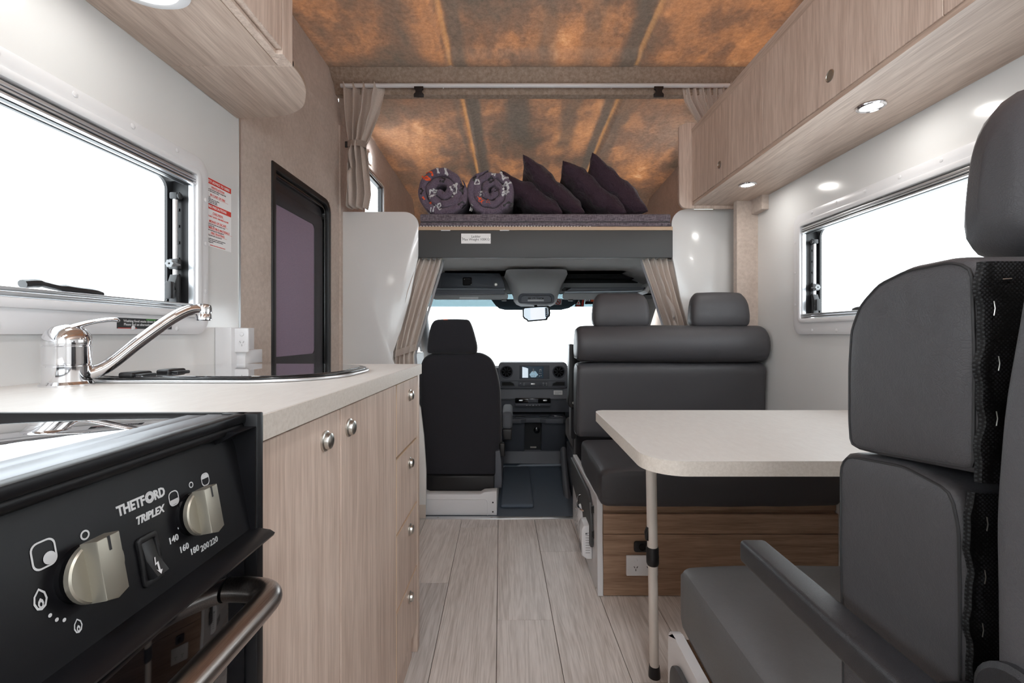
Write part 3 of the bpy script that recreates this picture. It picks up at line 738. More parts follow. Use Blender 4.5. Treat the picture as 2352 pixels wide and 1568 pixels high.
# sink: black-rimmed basin under a glass lid
def SP(px, py, z=.900):     # a point of a level surface
    y = (.994-z)*F/(py-768); return ((px-1180)*y/F, y)
t = thing('kitchen_sink', 'round-cornered sink closed by a black-rimmed glass lid on the worktop', 'sink', (-.63, 1.08, .9))
O = rrect(-.884, -.365, .872, 1.292, (.17, .10, .12, .17), 12)
def shrink(o, d):
    cx = sum(p[0] for p in o)/len(o); cy = sum(p[1] for p in o)/len(o)
    return [(p[0]-d*(p[0]-cx)/math.hypot(p[0]-cx, p[1]-cy), p[1]-d*(p[1]-cy)/math.hypot(p[0]-cx, p[1]-cy)) for p in o]
bm = nb(); ring(bm, O, shrink(O, .02), 'z', .9005, .9065, .002); obj('rim', bm, M['alu'], t)
bm = nb(); O2 = shrink(O, .006); prism(bm, O2, 'z', .9068, .9105, .0015, 2); obj('lid_rim', bm, M['gloss_black'], t)
bm = nb(); prism(bm, shrink(O, .022), 'z', .9107, .9125, .0008, 1); lidg = obj('glass_lid', bm, M['lid'], t)
for (px, py) in ((310, 862), (392, 855)):
    x, y = SP(px, py, .912)
    bm = nb(); box(bm, x-.013, x+.016, y-.026, y+.026, .9085, .9200, .0045, 3); box(bm, x+.012, x+.030, y-.020, y+.018, .9110, .9160, .002); obj('hinge', bm, M['black'], t)

# mixer tap
tx, ty = -.826, .842
t = thing('kitchen_tap', 'chrome single-lever mixer tap beside the sink', 'tap', (tx, ty, .9))
bm = nb(); lathe(bm, (tx, ty, .9), (0, 0, 1), [(.0385, 0), (.0385, .003), (.036, .006), (.0345, .008), (.0345, .036), (.0335, .037), (.0335, .039), (.0345, .040), (.0345, .072), (.0335, .073), (.0335, .0745), (.0348, .0755), (.0348, .078)], 40); obj('base', bm, M['chrome'], t)
ld = Vector((.62, .78, 0)).normalized()
# lever: domed cap flowing into a rising blade
bm = nb(); lathe(bm, (tx, ty, .978), (0, 0, 1), [(.0352, 0), (.0352, .004), (.034, .012), (.030, .021), (.023, .029), (.013, .0335), (0, .035)], 40)
A = Vector((tx, ty, .99))
P = [A+ld*-.006+Vector((0, 0, .012)), A+ld*.010+Vector((0, 0, .019)), A+ld*.028+Vector((0, 0, .026)), A+ld*.048+Vector((0, 0, .031)), A+ld*.064+Vector((0, 0, .033)), A+ld*.074+Vector((0, 0, .031))]
tube(bm, smooth_path(P, 6), [lin(.026, .016, min(1, i/14)) if i < 26 else lin(.016, .007, (i-26)/4) for i in range(31)], 18, 1., .30, up=(0, 0, 1)); obj('lever', bm, M['chrome'], t)
tip = Vector((-.690, 1.003, 1.047))
sA = Vector((tx+.018, ty+.018, .919)); d_ = (tip-sA)
P = [sA, sA+Vector((d_.x*.16, d_.y*.16, .014)), sA+Vector((d_.x*.42, d_.y*.42, .060)), sA+Vector((d_.x*.70, d_.y*.70, .106)), sA+Vector((d_.x*.88, d_.y*.88, .127)), tip+Vector((0, 0, .001)), tip+Vector((.005, .005, -.002))]
pp = smooth_path(P, 7)
bm = nb(); tube(bm, pp, [lin(.0145, .0125, i/len(pp)) for i in range(len(pp))], 20, 1.12, .88, up=(0, 0, 1)); sp = obj('spout', bm, M['chrome'], t)
bm = nb(); c = tip+Vector((.0035, .0035, 0)); lathe(bm, c+Vector((0, 0, .0155)), (0, 0, -1), [(0, 0), (.010, .001), (.0145, .004), (.0158, .009), (.0158, .021), (.0148, .022), (.0148, .024), (.0155, .025), (.0155, .036), (.0125, .038), (0, .036)], 28); obj('aerator', bm, M['chrome'], sp)

# stickers by the window
t = thing('sink_notice', 'black sticker with white lettering on the window surround behind the tap', 'sticker', (XL+.0192, 1.14, 1.0))
bm = nb(); box(bm, XL+.0122, XL+.0130, 1.045, 1.212, 1.008, 1.033); obj('backing', bm, M['black'], t)
bm = nb(); merge(bm, text_bm('Washing food waste down the sink drain\nPlease find an alternative way to dispose', .0082, (XL+.0131, 1.1285, 1.0235), (0, 1, 0), (0, 0, 1), 'CENTER', bold=.00015, sx=.98)); obj('lettering', bm, M['print'], t, smooth=False)
bm = nb(); box(bm, XL+.0130, XL+.0131, 1.128, 1.158, 1.0285, 1.0325); obj('green_band', bm, plain('green_print', srgb(70, 130, 60)), t)
bm = nb(); box(bm, XL+.0130, XL+.0131, 1.047, 1.10, 1.0085, 1.0098); obj('red_band', bm, M['red'], t)

t = thing('safety_notice', 'white safety sticker with red headings on the wall beside the kitchen window', 'sticker', (XL+.0005, 1.42, 1.265))
y0, y1 = 1.330, 1.487; ym = 1.420
bm = nb(); box(bm, XL+.0001, XL+.0005, y0, y1, 1.262, 1.470); obj('sheet', bm, M['paper'], t)
for a, b in ((1.452, 1.469), (1.376, 1.392)):
    bm = nb(); box(bm, XL+.0006, XL+.0008, y0, y1-.001, a, b); obj('red_band', bm, M['red'], t)
for s_, z, sz in (('SAFETY ADVICE TO USERS', 1.4565, .0105), ('FIRE PRECAUTIONS', 1.3805, .0105)): obj('white_heading', text_bm(s_, sz, (XL+.0009, ym-.003, z), (0, 1, 0), (0, 0, 1), 'CENTER', bold=.0002, sx=.98), M['paper'], t, smooth=False)
bm = nb(); b2 = nb()
for s_, z, sz in (('VENTILATION', 1.4405, .0098), ('IN CASE OF FIRE', 1.4165, .0098), ('CHILDREN:', 1.3625, .0098), ('DO NOT LEAVE CHILDREN ALONE', 1.352, .0066), ('MEANS OF ESCAPE', 1.336, .0098), ('COMBUSTIBLE MATERIALS', 1.3165, .0098), ('FIRE FIGHTING', 1.301, .0098), ('PROPERTY FIRE AND SAFETY EQUIPMENT SERVICE', 1.2655, .0032)):
    merge(bm, text_bm(s_, sz, (XL+.0007, ym, z), (0, 1, 0), (0, 0, 1), 'CENTER', bold=.00014, sx=1.0))
    if sz > .009: box(bm, XL+.0006, XL+.0007, ym-.0034*len(s_), ym+.0034*len(s_), z-.0022, z-.0016)
for z, ls in ((1.4345, ['Do not obstruct the permanent ventilation openings which', 'are fitted, your safety depends on them.']), (1.4105, ['Get everyone out.', 'Turn off outside gas valve or gas cylinder.', 'Disconnect mains electricity supply.', 'Raise alarm and call the fire brigade.', 'Attack the fire if safe to do so.']),
              (1.3295, ['Make sure you know the location and operation of exits.', 'Keep all escape routes clear.']), (1.3105, ['Keep them clear of all heating and cooking appliances.']), (1.2945, ['This unit has been fitted with a dry powder fire', 'extinguisher.', 'Familiarise yourself with the location and the instructions', 'for use on your fire extinguisher, and the local fire', 'prevention arrangements.'])):
    for i, l in enumerate(ls): merge(b2, text_bm(l, .0046, (XL+.0007, y0+.022, z-i*.0050), (0, 1, 0), (0, 0, 1), bold=.00006, sx=.98))
obj('red_text', bm, M['red'], t, smooth=False); obj('black_text', b2, M['ink'], t, smooth=False)

# double power socket on a white duct in the corner
t = thing('power_socket', 'white double power point on a boxed duct above the worktop corner', 'socket', (-.88, 1.5, .9))
bm = nb(); box(bm, XL+.001, -.872, 1.405, 1.53, WT1+.0008, 1.016, .002); box(bm, -.875, -.845, 1.432, 1.53, WT1+.0008, .945, .002); obj('duct', bm, M['white_matt'], t)
bm = nb(); box(bm, -.9025, -.8305, 1.4215, 1.431, .938, 1.014, .003, 3); pl_ = obj('face_plate', bm, M['white_plastic'], t)
def au_socket(parent, x, y, z, k_=1., ny=-1):
    """a switched AU outlet facing -y: round rocker above, three slots below"""
    bm = nb(); lathe(bm, (x, y, z+.019*k_), (0, ny, 0), [(.0062*k_, 0), (.0062*k_, .0018), (.005*k_, .003), (0, .0032)], 16); obj('switch', bm, M['white_plastic'], parent)
    bm = nb()
    for dx, dz, a in ((-.0048, .003, .5), (.0048, .003, -.5), (0, -.0065, 0)):
        b = nb(); box(b, -.0011*k_, .0011*k_, -.0004, .0004, -.0034*k_, .0034*k_)
        bmesh.ops.transform(b, matrix=Matrix.Translation((x+dx*k_, y+ny*.0003, z-.009*k_+dz*k_)) @ Matrix.Rotation(-a, 4, 'Y'), verts=b.verts); merge(bm, b)
    obj('pin_slots', bm, M['ink'] if k_ > 1.02 else plain('slot_grey', srgb(170, 170, 172)), parent)
for x in (-.8835, -.8495):
    au_socket(pl_, x, 1.4214, .976, 1.)
    bm = nb(); ring(bm, circ(.0105, 24, x, .967), circ(.0098, 24, x, .967), 'y', 1.4208, 1.4216); obj('outlet_ring', bm, M['white_plastic'], pl_)

# two fill lamps added out of view at the rear to brighten the cabin
for x, y, lab in ((.16, -.45, 'added round fill lamp in front of the roof hatch, out of view'), (.16, -1.45, 'added round fill lamp at the rear wall, out of view')):
    t = thing('fill_lamp', lab, 'lamp', (x, y, 2.41), group='added fill lamps')
    bm = nb(); lathe(bm, (x, y, 2.436), (0, 0, -1), [(.15, 0), (.15, .01), (.14, .02), (.13, .022)], 36); obj('base', bm, M['white_plastic'], t)
    bm = nb(); lathe(bm, (x, y, 2.415), (0, 0, -1), [(.128, 0), (.12, .015), (.08, .028), (0, .034)], 36); obj('diffuser', bm, M['lens'], t)
    lamp('fill_light', (x, y, 2.375), .24, FILL_W, (.97, .98, 1))

# ================================================================== LEFT OVERHEAD CABINET
t = thing('overhead_cabinet', 'light oak overhead cabinet above the kitchen with a rounded end shelf', 'cabinet', (-.75, .7, 1.71))
ZB = 1.714
bm = nb(); box(bm, XL+.001, -.633, -.6, 1.2193, ZB, 2.402); obj('body', bm, M['wood_long'], t)
bm = nb(); box(bm, -.6325, -.612, 1.1902, 1.219, ZB+.0005, 2.402, .0008, 1); box(bm, -.6325, -.611, -.6, 1.19, ZB+.002, ZB+.028); obj('carcass_end', bm, M['wood_door'], t)
bm = nb(); prism(bm, [(-.613, ZB+.0), (-.593, ZB+.0), (-.593, 2.402), (-.613, 2.402)], 'y', 1.168, 1.2195, .0008, 1); obj('stile', bm, M['wood_door'], t)
for a, b in ((.42, 1.164), (-.34, .417)):
    bm = nb(); box(bm, -.6105, -.5925, a, b, ZB+.010, 2.395, .0015, 1); obj('door', bm, M['wood_door'], t)
cv = [(-.5935, 1.2207), (-.5945, 1.262), (-.604, 1.315), (-.628, 1.375), (-.672, 1.445), (-.735, 1.490), (-.80, 1.508), (-.86, 1.514), (XL+.001, 1.516)]
cvs = [(p.x, p.y) for p in smooth_path([(a, b, 0) for a, b in cv], 5)]
bm = nb(); prism(bm, [(XL+.001, 1.2207)]+cvs, 'z', ZB, ZB+.016, .001, 1); sh = obj('end_shelf', bm, M['wood_long'], t)
bm = nb(); a = [(p[0], p[1]) for p in cvs]; out = a+[(p[0]-.0012*(1 if i < 20 else .3), p[1]-.0012) for i, p in reversed(list(enumerate(a)))]
prism(bm, out, 'z', ZB+.001, ZB+.0155); obj('edge_band', bm, M['edge'], sh)

def oval(x0, x1, y0, y1, r): return rrect(x0, x1, y0, y1, r, 10)
t = thing('ceiling_lamp', 'white rounded lamp lit under the kitchen overhead cabinet', 'lamp', (-.745, .82, ZB-.012))
bm = nb(); ring(bm, oval(-.832, -.668, .66, .995, .075), oval(-.815, -.690, .675, .980, .062), 'z', ZB-.011, ZB-.0005, .003); obj('bezel', bm, M['white_plastic'], t)
bm = nb(); prism(bm, oval(-.814, -.691, .676, .979, .061), 'z', ZB-.0085, ZB-.001, .002); obj('lens', bm, M['lens'], t)
lamp('lamp_light', (-.752, .83, ZB-.014), .11, .35, (1, .97, .93), size_y=.28)

# ================================================================== RIGHT OVERHEAD CABINET
t = thing('overhead_locker', 'long light oak overhead locker above the right window', 'cabinet', (1.08, 1.2, 1.67))
ZR, XO = 1.670, .935
bm = nb(); box(bm, XO+.019, XR-.001, -.6, 2.384, ZR, 2.05); obj('body', bm, M['wood_long'], t)
bm = nb(); prism(bm, [(XO, ZR+.0), (XO+.02, ZR-.001), (XO+.02, ZR+.028), (XO+.006, ZR+.022), (XO+.001, ZR+.012)], 'y', -.6, 2.384, .0008, 1); obj('lower_rail', bm, M['wood_long'], t)
bm = nb(); prism(bm, [(XO+.001, 2.030), (XO-.003, 2.068), (XO+.02, 2.072), (XO+.03, 2.06), (XO+.03, 2.030)], 'y', -.6, 2.384); obj('cornice', bm, M['wood_long'], t)
for (a, b), kn in (((1.7105, 2.380), 2.075), ((.991, 1.7085), 1.30), ((.25, .989), .62), ((-.5, .248), 0)):
    bm = nb(); box(bm, XO-.0005, XO+.018, a, b, ZR+.018, 2.030, .001, 1); o = obj('door', bm, M['wood_door'], t)
    if kn:
        yk = {2.075: (1653-1180), 1.30: (1907-1180), .62: 0}[kn]; yk = XO*F/yk if yk else .62
        zk = .994+(768-{2.075: 378, 1.30: 174}.get(kn, 174))*yk/F if kn > 1 else 1.76
        bm = nb(); lathe(bm, (XO-.0005, yk, zk), (-1, 0, 0), [(.0175, 0), (.0175, .0015), (.0150, .0025), (.0142, .0012), (.0142, .0008)], 28); kb = obj('lock_ring', bm, M['steel'], o)
        bm = nb(); lathe(bm, (XO-.0005, yk, zk), (-1, 0, 0), [(.0138, 0), (.0138, .0012), (0, .0014)], 28); obj('push_button', bm, M['champagne'], kb)
bm = nb(); prism(bm, [(.868, 2.085), (.905, 2.105), (XR-.002, 2.105), (XR-.002, 1.656)] + [(p[0], p[1]) for p in arc(.908, 1.696, .04, 270, 180, 6)], 'y', 2.386, 2.404, .001, 1); obj('end_panel', bm, M['wood_door'], t)
def downlight(x, y, z, lab):
    t = thing('downlight', lab, 'lamp', (x, y, z), group='round downlights under the right locker')
    bm = nb(); lathe(bm, (x, y, z), (0, 0, -1), [(.036, 0), (.0375, .002), (.0365, .005), (.033, .0065), (.0285, .0055), (.027, .002), (.027, .0)], 36); obj('bezel', bm, M['chrome'], t)
    bm = nb(); lathe(bm, (x, y, z), (0, 0, -1), [(.0268, 0), (.0268, .0035), (.02, .0048), (0, .005)], 28); obj('lens', bm, M['lens'], t)
    lamp('downlight_light', (x, y, z-.008), .05, .6, (1, .97, .93))
downlight(1.0565, 1.345, ZR-.0004, 'chrome-ringed downlight under the locker, the larger one nearer the headrest')
downlight(1.053, 2.048, ZR-.0004, 'chrome-ringed downlight under the far end of the right locker')
# ================================================================== DINETTE
def soften(bm, amp, freq, seed, it=0):
    bmesh.ops.recalc_face_normals(bm, faces=bm.faces)
    bm.normal_update()
    for v in bm.verts:
        v.co += v.normal*(noise.noise(v.co*freq+Vector((seed, 0, 0)))*amp)
def cushion(x0, x1, y0, y1, z0, z1, r=.02, amp=.003, seed=0, cuts=10, crown=.006):
    """upholstered block with rounded rims, slightly crowned and uneven"""
    bm = nb(); box(bm, x0, x1, y0, y1, z0, z1)
    for ax, n in ((0, int((x1-x0)/.06)), (1, int((y1-y0)/.06)), (2, int((z1-z0)/.06))):
        a = (x0, y0, z0)[ax]; b = (x1, y1, z1)[ax]
        for i in range(1, max(2, n)):
            co = [0, 0, 0]; co[ax] = lin(a, b, i/max(2, n)); no = [0, 0, 0]; no[ax] = 1
            bmesh.ops.bisect_plane(bm, geom=bm.verts[:]+bm.edges[:]+bm.faces[:], plane_co=co, plane_no=no)
    bm.normal_update()
    es = [e for e in bm.edges if len(e.link_faces) == 2 and e.link_faces[0].normal.dot(e.link_faces[1].normal) < .5]
    bmesh.ops.bevel(bm, geom=es, offset=r, segments=4, profile=.5, affect='EDGES')
    bm.normal_update(); c = Vector(((x0+x1)/2, (y0+y1)/2, (z0+z1)/2)); h = Vector(((x1-x0)/2, (y1-y0)/2, (z1-z0)/2))
    for v in bm.verts:
        q = Vector(((v.co.x-c.x)/h.x, (v.co.y-c.y)/h.y, (v.co.z-c.z)/h.z))
        w = 1
        for i in range(3):
            if abs(v.normal[i]) < .7: w *= max(0, 1-abs(q[i])**4)
        v.co += v.normal*(crown*w + amp*noise.noise(v.co*9+Vector((seed, 0, 0))))
    return bm
RIM = {}
def profile_cushion(pts, x0, x1, r, n=16, seed=0, amp=.003, crown=.004, capd=.002, sm=2):
    """side profile (y, z) extruded along x with softly rounded rims"""
    for _ in range(sm): pts = [((p[0]*2+pts[i-1][0]+pts[(i+1) % len(pts)][0])/4, (p[1]*2+pts[i-1][1]+pts[(i+1) % len(pts)][1])/4) for i, p in enumerate(pts)]
    bm = nb(); xs = frange(x0, x1, n); c = (sum(p[0] for p in pts)/len(pts), sum(p[1] for p in pts)/len(pts))
    ay = [p[0] for p in pts]; az = [p[1] for p in pts]; bc = ((min(ay)+max(ay))/2, (min(az)+max(az))/2); bh = ((max(ay)-min(ay))/2, (max(az)-min(az))/2)
    xs = [x0, x0+r*.12, x0+r*.35, x0+r*.7, x0+r*1.1] + [x for x in xs if x0+r*1.3 < x < x1-r*1.3] + [x1-r*1.1, x1-r*.7, x1-r*.35, x1-r*.12, x1]
    rows = []
    for x in xs:
        d = min(x-x0, x1-x); q = max(0, 1-d/r); ins = r*(1-math.sqrt(max(0, 1-q*q)))*.9
        row = []
        for i, (py, pz) in enumerate(pts):
            p0 = pts[i-1]; p1 = pts[(i+1) % len(pts)]; t = Vector((p1[0]-p0[0], p1[1]-p0[1])).normalized(); nn = Vector((-t.y, t.x))
            if nn.dot(Vector((c[0]-py, c[1]-pz))) < 0: nn = -nn
            pos = Vector((x, bc[0]+(py-bc[0])*(1-ins/bh[0]), bc[1]+(pz-bc[1])*(1-ins/bh[1])))
            m = max(0, 1-((x-(x0+x1)/2)/((x1-x0)/2))**4)
            pos -= Vector((0, nn.x, nn.y))*(crown*m+amp*noise.noise(pos*8+Vector((seed, 0, 0))))
            row.append(bm.verts.new(pos))
        rows.append(row)
    RIM['p'] = [v.co.copy() for v in rows[1]+rows[1][:1]]
    m = len(pts)
    for A, B in zip(rows, rows[1:]):
        for i in range(m): bm.faces.new((A[i], A[(i+1) % m], B[(i+1) % m], B[i]))
    for R_, x in ((rows[0], x0), (rows[-1], x1)):
        sg = -1 if x == x0 else 1; prev = R_; cen = Vector((x, c[0], c[1]))
        for q in (.9, .75, .6, .45, .3, .15):
            cur = []
            for v in R_:
                p = cen.lerp(v.co, q); p.x += sg*(capd*(1-q**6)+.0012*noise.noise(p*11+Vector((seed, 0, 0)))); cur.append(bm.verts.new(p))
            for i in range(m):
                j = (i+1) % m; bm.faces.new((prev[i], prev[j], cur[j], cur[i]))
            prev = cur
        cv_ = bm.verts.new(sum((v.co for v in prev), Vector())/m)
        for i in range(m): bm.faces.new((prev[i], prev[(i+1) % m], cv_))
    bmesh.ops.recalc_face_normals(bm, faces=bm.faces)
    return bm
def piping(pts, r=.0022): 
    bm = nb(); tube(bm, pts, r, 6); return bm
def pad(o, y0, y1, r, seed=0):
    bm = profile_cushion(o, y0, y1, r, 6, seed, .001, .004, .003)
    for v in bm.verts: v.co = Vector((v.co.y, v.co.x, v.co.z))
    bmesh.ops.recalc_face_normals(bm, faces=bm.faces); return bm
def dense(pts, step=.02):
    o = []
    for (a, b) in zip(pts, pts[1:]+pts[:1]):
        n = max(1, int(math.hypot(b[0]-a[0], b[1]-a[1])/step))
        for i in range(n): o.append((lin(a[0], b[0], i/n), lin(a[1], b[1], i/n)))
    return o

# dining table fixed to the right wall, one folding leg
t = thing('dining_table', 'off-white dining table between the two benches on a single pale leg', 'table', (.76, 1.26, 0))
TZ = .732
o_ = rrect(.279, XR-.002, .942, 1.578, (.005, .035, .085, .005), 12)
bm = nb(); prism(bm, o_, 'z', TZ-.032, TZ-.0012); obj('edge_strip', bm, M['top_edge'], t)
bm = nb(); prism(bm, o_, 'z', TZ-.0012, TZ, .0006, 1); obj('tabletop', bm, M['top'], t)
bm = nb(); box(bm, XR-.03, XR-.002, .98, 1.55, TZ-.075, TZ-.033, .002); obj('wall_rail', bm, M['alu'], t)
lb, lt = Vector((.4085, 1.322, .03)), Vector((.389, 1.292, TZ-.036))
legm = plain('cream_enamel_tube', srgb(216, 208, 200), .35)
bm = nb(); tube(bm, [lb, lb.lerp(lt, .5)], .0133, 20); obj('leg', bm, legm, t)
bm = nb(); tube(bm, [lb.lerp(lt, .49), lt], .0148, 20); obj('upper_leg', bm, legm, t)
bm = nb(); tube(bm, [Vector((.4092, 1.323, .0005)), Vector((.4088, 1.3225, .012)), lb+Vector((0, 0, .004))], [.017, .0165, .0148], 20); obj('foot', bm, M['black'], t)
bm = nb(); a = lb.lerp(lt, .455); b = lb.lerp(lt, .535); tube(bm, [a, a.lerp(b, .12), a.lerp(b, .5), a.lerp(b, .52), a.lerp(b, .9), b], [.0155, .0178, .0178, .0172, .0178, .0165], 22); obj('clamp', bm, M['black'], t)
bm = nb(); c = lb.lerp(lt, .59); prism(bm, [(c.x-.0125, c.z-.018), (c.x-.0195, c.z-.016), (c.x-.021, c.z+.004), (c.x-.0145, c.z+.022), (c.x-.0125, c.z+.022)], 'y', c.y-.008, c.y+.008, .002); obj('lever', bm, M['black'], t)
bm = nb(); box(bm, .355, .425, 1.26, 1.325, TZ-.041, TZ-.033, .002); obj('bracket', bm, M['black'], t)

# bench against the cab
def bench(name, lab, xl, yf, yb, sgn, bx, extra=True):
    return thing(name, lab, 'bench', ((xl+XR)/2, (yf+yb)/2, 0))
bn = bench('dinette_bench', 'charcoal leather bench against the cab partition behind the table', .32, 1.725, 2.46, 1, .3)
YB = 1.727
bm = nb(); box(bm, .3405, XR-.002, YB+.018, 2.29, .003, .33); obj('base', bm, M['wood_bench'], bn)
for nm, z0, z1 in (('front_panel', .003, .2345), ('drawer', .2375, .312), ('rail', .3215, .345)):
    bm = nb(); box(bm, .3405, XR-.002, YB+(.012 if nm == 'rail' else 0)-.0, YB+.018, z0, z1, .001, 1); obj(nm, bm, M['wood_bench'], bn)
side = [(2.445, .003), (2.445, .349)] + [(1.80, .372)] + [(p[0], p[1]) for p in arc(1.775, .332, .040, 90, 180, 6)] + [(1.735, .20), (YB-.002, .08), (YB-.002, .003)]
bm = nb(); prism(bm, side, 'x', .318, .3395, .0015, 1); sp_ = obj('side_panel', bm, M['white_matt'], bn)
# black locker door, stands a little proud, with a bow handle
dp = rrect(1.792, 2.44, .0, .32, (.01, .06, .05, .01), 6)
dp = [(y, z) for y, z in [(2.43, .338), (1.90, .345), (1.835, .318), (1.812, .27), (1.800, .165), (1.806, .150), (1.825, .147), (2.43, .233)]]
bm = nb(); prism(bm, dp, 'x', .304, .3165, .003, 2); ld_ = obj('locker_door', bm, M['vinyl'], sp_)
bm = nb()
for z in (.30, .20): box(bm, .309, .319, 1.803, 1.812, z-.014, z+.014)
obj('hinge', bm, M['black'], ld_)
hy, hz = 2.02, .238
bm = nb(); tube(bm, smooth_path([(.304, hy+.045, hz+.027), (.291, hy+.035, hz+.022), (.284, hy+.0, hz+.0), (.291, hy-.035, hz-.006), (.304, hy-.045, hz-.010)], 6), .004, 10); obj('handle', bm, M['chrome'], ld_)
bm = nb(); tube(bm, [(.3165, YB+.02, .02), (.3165, YB+.02, .024)], .003, 8); obj('screw', bm, M['steel'], bn)
# cushions
bm = cushion(.326, XR-.004, 1.697, 2.215, .348, .487, .026, .003, 3); obj('seat_cushion', bm, M['leather'], bn)
bp_ = dense([(2.210, .492), (2.185, .845), (2.205, .857), (2.30, .857), (2.335, .845), (2.345, .50), (2.335, .492)])
bm = profile_cushion(bp_, .306, XR-.012, .022, 18, 1); rim1 = RIM['p']; lc = obj('back_cushion', bm, M['leather'], bn)
rp = dense([(2.176, .862), (2.150, .89), (2.142, .94), (2.150, .985), (2.172, 1.018), (2.21, 1.035), (2.27, 1.036), (2.30, 1.02), (2.325, .97), (2.335, .90), (2.33, .862)])
bm = profile_cushion(rp, .303, XR-.012, .03, 18, 5); rim2 = RIM['p']; uc = obj('top_cushion', bm, M['leather'], bn)
for pr, p_ in ((rim1, lc), (rim2, uc)):
    obj('piping', piping(pr, .0020), M['leather'], p_)
def headrest(parent, x0, x1, y0, y1, z0, z1, seed, mat='leather'):
    """tapered block, wide below, top rim strongly rounded"""
    pr = dense([(y0+.004, z0), (y0-.004, z0+.05), (y0+.008, z1-.05), (y0+.03, z1-.012), (y0+.055, z1), (y1-.01, z1-.004), (y1, z1-.04), (y1+.004, z0+.02), (y1-.004, z0)], .012)
    bm = profile_cushion(pr, x0, x1, .03, 10, seed, .002, .004)
    for v in bm.verts:
        q = (v.co.z-z0)/(z1-z0); v.co.x = lin(v.co.x, (x0+x1)/2+(v.co.x-(x0+x1)/2)*.90, q**2)
        # round the upper corners
        e = abs((v.co.x-(x0+x1)/2)/((x1-x0)/2))
        if e > .75 and q > .6: v.co.z -= (e-.75)/.25*(q-.6)/.4*.02
    o = obj('headrest', bm, M[mat], parent)
    xx = x0+.017
    bm = nb(); tube(bm, [(lin(xx, (x0+x1)/2+(xx-(x0+x1)/2)*.90, ((z-z0)/(z1-z0))**2), y-.0005, z-.0) for y, z in pr+pr[:1]], .002, 6); 
    return o
headrest(bn, .386, .668, 2.205, 2.29, 1.033, 1.198, 11); headrest(bn, .866, 1.155, 2.205, 2.29, 1.033, 1.204, 12)

# devices on the bench side and front
t = thing('gas_alarm', 'white slotted gas alarm, the nearer of the two on the bench side panel', 'alarm', (.29, 1.86, .10))
bm = nb(); prism(bm, [(.3175, .085), (.295, .085), (.276, .100), (.274, .205), (.284, .222), (.3175, .226)], 'y', 1.838, 1.925, .006, 3); bd = obj('housing', bm, M['white_plastic'], t)
bm = nb()
for i in range(7): box(bm, .2735, .2752, 1.85, 1.905, .108+i*.0052, .1105+i*.0052)
for i in range(9): box(bm, .290, .308, 1.8368, 1.8382, .112+i*.010, .1138+i*.010)
obj('vent_slots', bm, plain('slot_shadow_grey', srgb(150, 146, 146)), bd)
bm = nb(); lathe(bm, (.2745, 1.885, .180), (-1, 0, 0), [(.018, 0), (.018, .0012), (0, .002)], 20); obj('grille_disc', bm, M['white_matt'], bd)
bm = nb(); box(bm, .289, .297, 1.8360, 1.8382, .188, .191); obj('indicator', bm, M['ink'], bd)
t = thing('smoke_alarm', 'round white alarm further along the bench side panel', 'alarm', (.30, 2.06, .10))
bm = nb(); lathe(bm, (.3178, 2.06, .165), (-1, 0, 0), [(.062, 0), (.062, .012), (.056, .022), (.045, .030), (.03, .033), (0, .034)], 32); obj('housing', bm, M['white_plastic'], t)
bm = nb()
for i in range(10):
    a = i*PI/5; lathe(bm, (.284, 2.06+.036*math.cos(a), .165+.036*math.sin(a)), (-1, 0, 0), [(.0045, 0), (.0045, .0025), (0, .003)], 8)
obj('vent_slots', bm, plain('vent_grey', srgb(170, 168, 168)), t)
t = thing('bench_power_socket', 'white double power point on the wooden bench front behind the table leg', 'socket', (.485, YB-.005, .08))
bm = nb(); box(bm, .4255, .5455, YB-.0095, YB-.0003, .0825, .159, .003, 3); pl_ = obj('face_plate', bm, M['white_plastic'], t)
for x in (.461, .510): au_socket(pl_, x, YB-.0096, .1225, 1.1)
t = thing('bench_outlet', 'small black accessory outlet above the white socket on the bench front', 'outlet', (.477, YB-.01, .18))
bm = nb(); prism(bm, rrect(.4545, .515, .172, .2125, .009), 'y', YB-.011, YB-.0003, .003); oo = obj('housing', bm, M['black'], t)
bm = nb(); lathe(bm, (.485, YB-.0112, .192), (0, -1, 0), [(.013, 0), (.013, .003), (.010, .003), (.010, .0008), (0, .0008)], 20); obj('cap', bm, M['gloss_black'], oo)

# near bench, facing the table
ns = thing('near_bench', 'dark leather bench with a black armrest nearest the camera', 'bench', (.8, .68, 0))
bm = nb(); box(bm, .3605, XR-.002, .39, .968, .003, .345); obj('base', bm, M['wood_bench'], ns)
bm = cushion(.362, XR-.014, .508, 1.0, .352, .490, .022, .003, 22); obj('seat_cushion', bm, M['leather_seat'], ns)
side = [(.345, .003), (.345, .347), (.97, .357)] + [(p[0], p[1]) for p in arc(.968, .327, .03, 90, 0, 5)] + [(.998, .003)]
bm = nb(); prism(bm, side, 'x', .338, .3595, .0015, 1); sp_ = obj('side_panel', bm, M['white_matt'], ns)
bm = nb(); prism(bm, rrect(.42, .955, .12, .322, .045, 6), 'x', .326, .3375, .003, 2); obj('locker_door', bm, M['vinyl'], sp_)
lp = dense([(.503, .50), (.503, .61), (.507, .76), (.507, .852), (.497, .866), (.42, .875), (.373, .868), (.366, .84), (.364, .70), (.368, .50)], .008)
bm = profile_cushion(lp, .3605, XR-.012, .009, 16, 31, .0015, .002, .002, 1)
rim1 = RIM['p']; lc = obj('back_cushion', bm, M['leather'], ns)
up = dense([(.489, .872), (.4915, .90), (.4915, .96), (.488, 1.0), (.474, 1.027), (.449, 1.047), (.415, 1.057), (.37, 1.058), (.353, 1.050), (.351, .97), (.351, .885), (.40, .880), (.455, .874)], .007)
bm = profile_cushion(up, .3585, XR-.012, .009, 16, 33, .0015, .002, .002, 1); rim2 = RIM['p']; uc = obj('top_cushion', bm, M['leather'], ns)
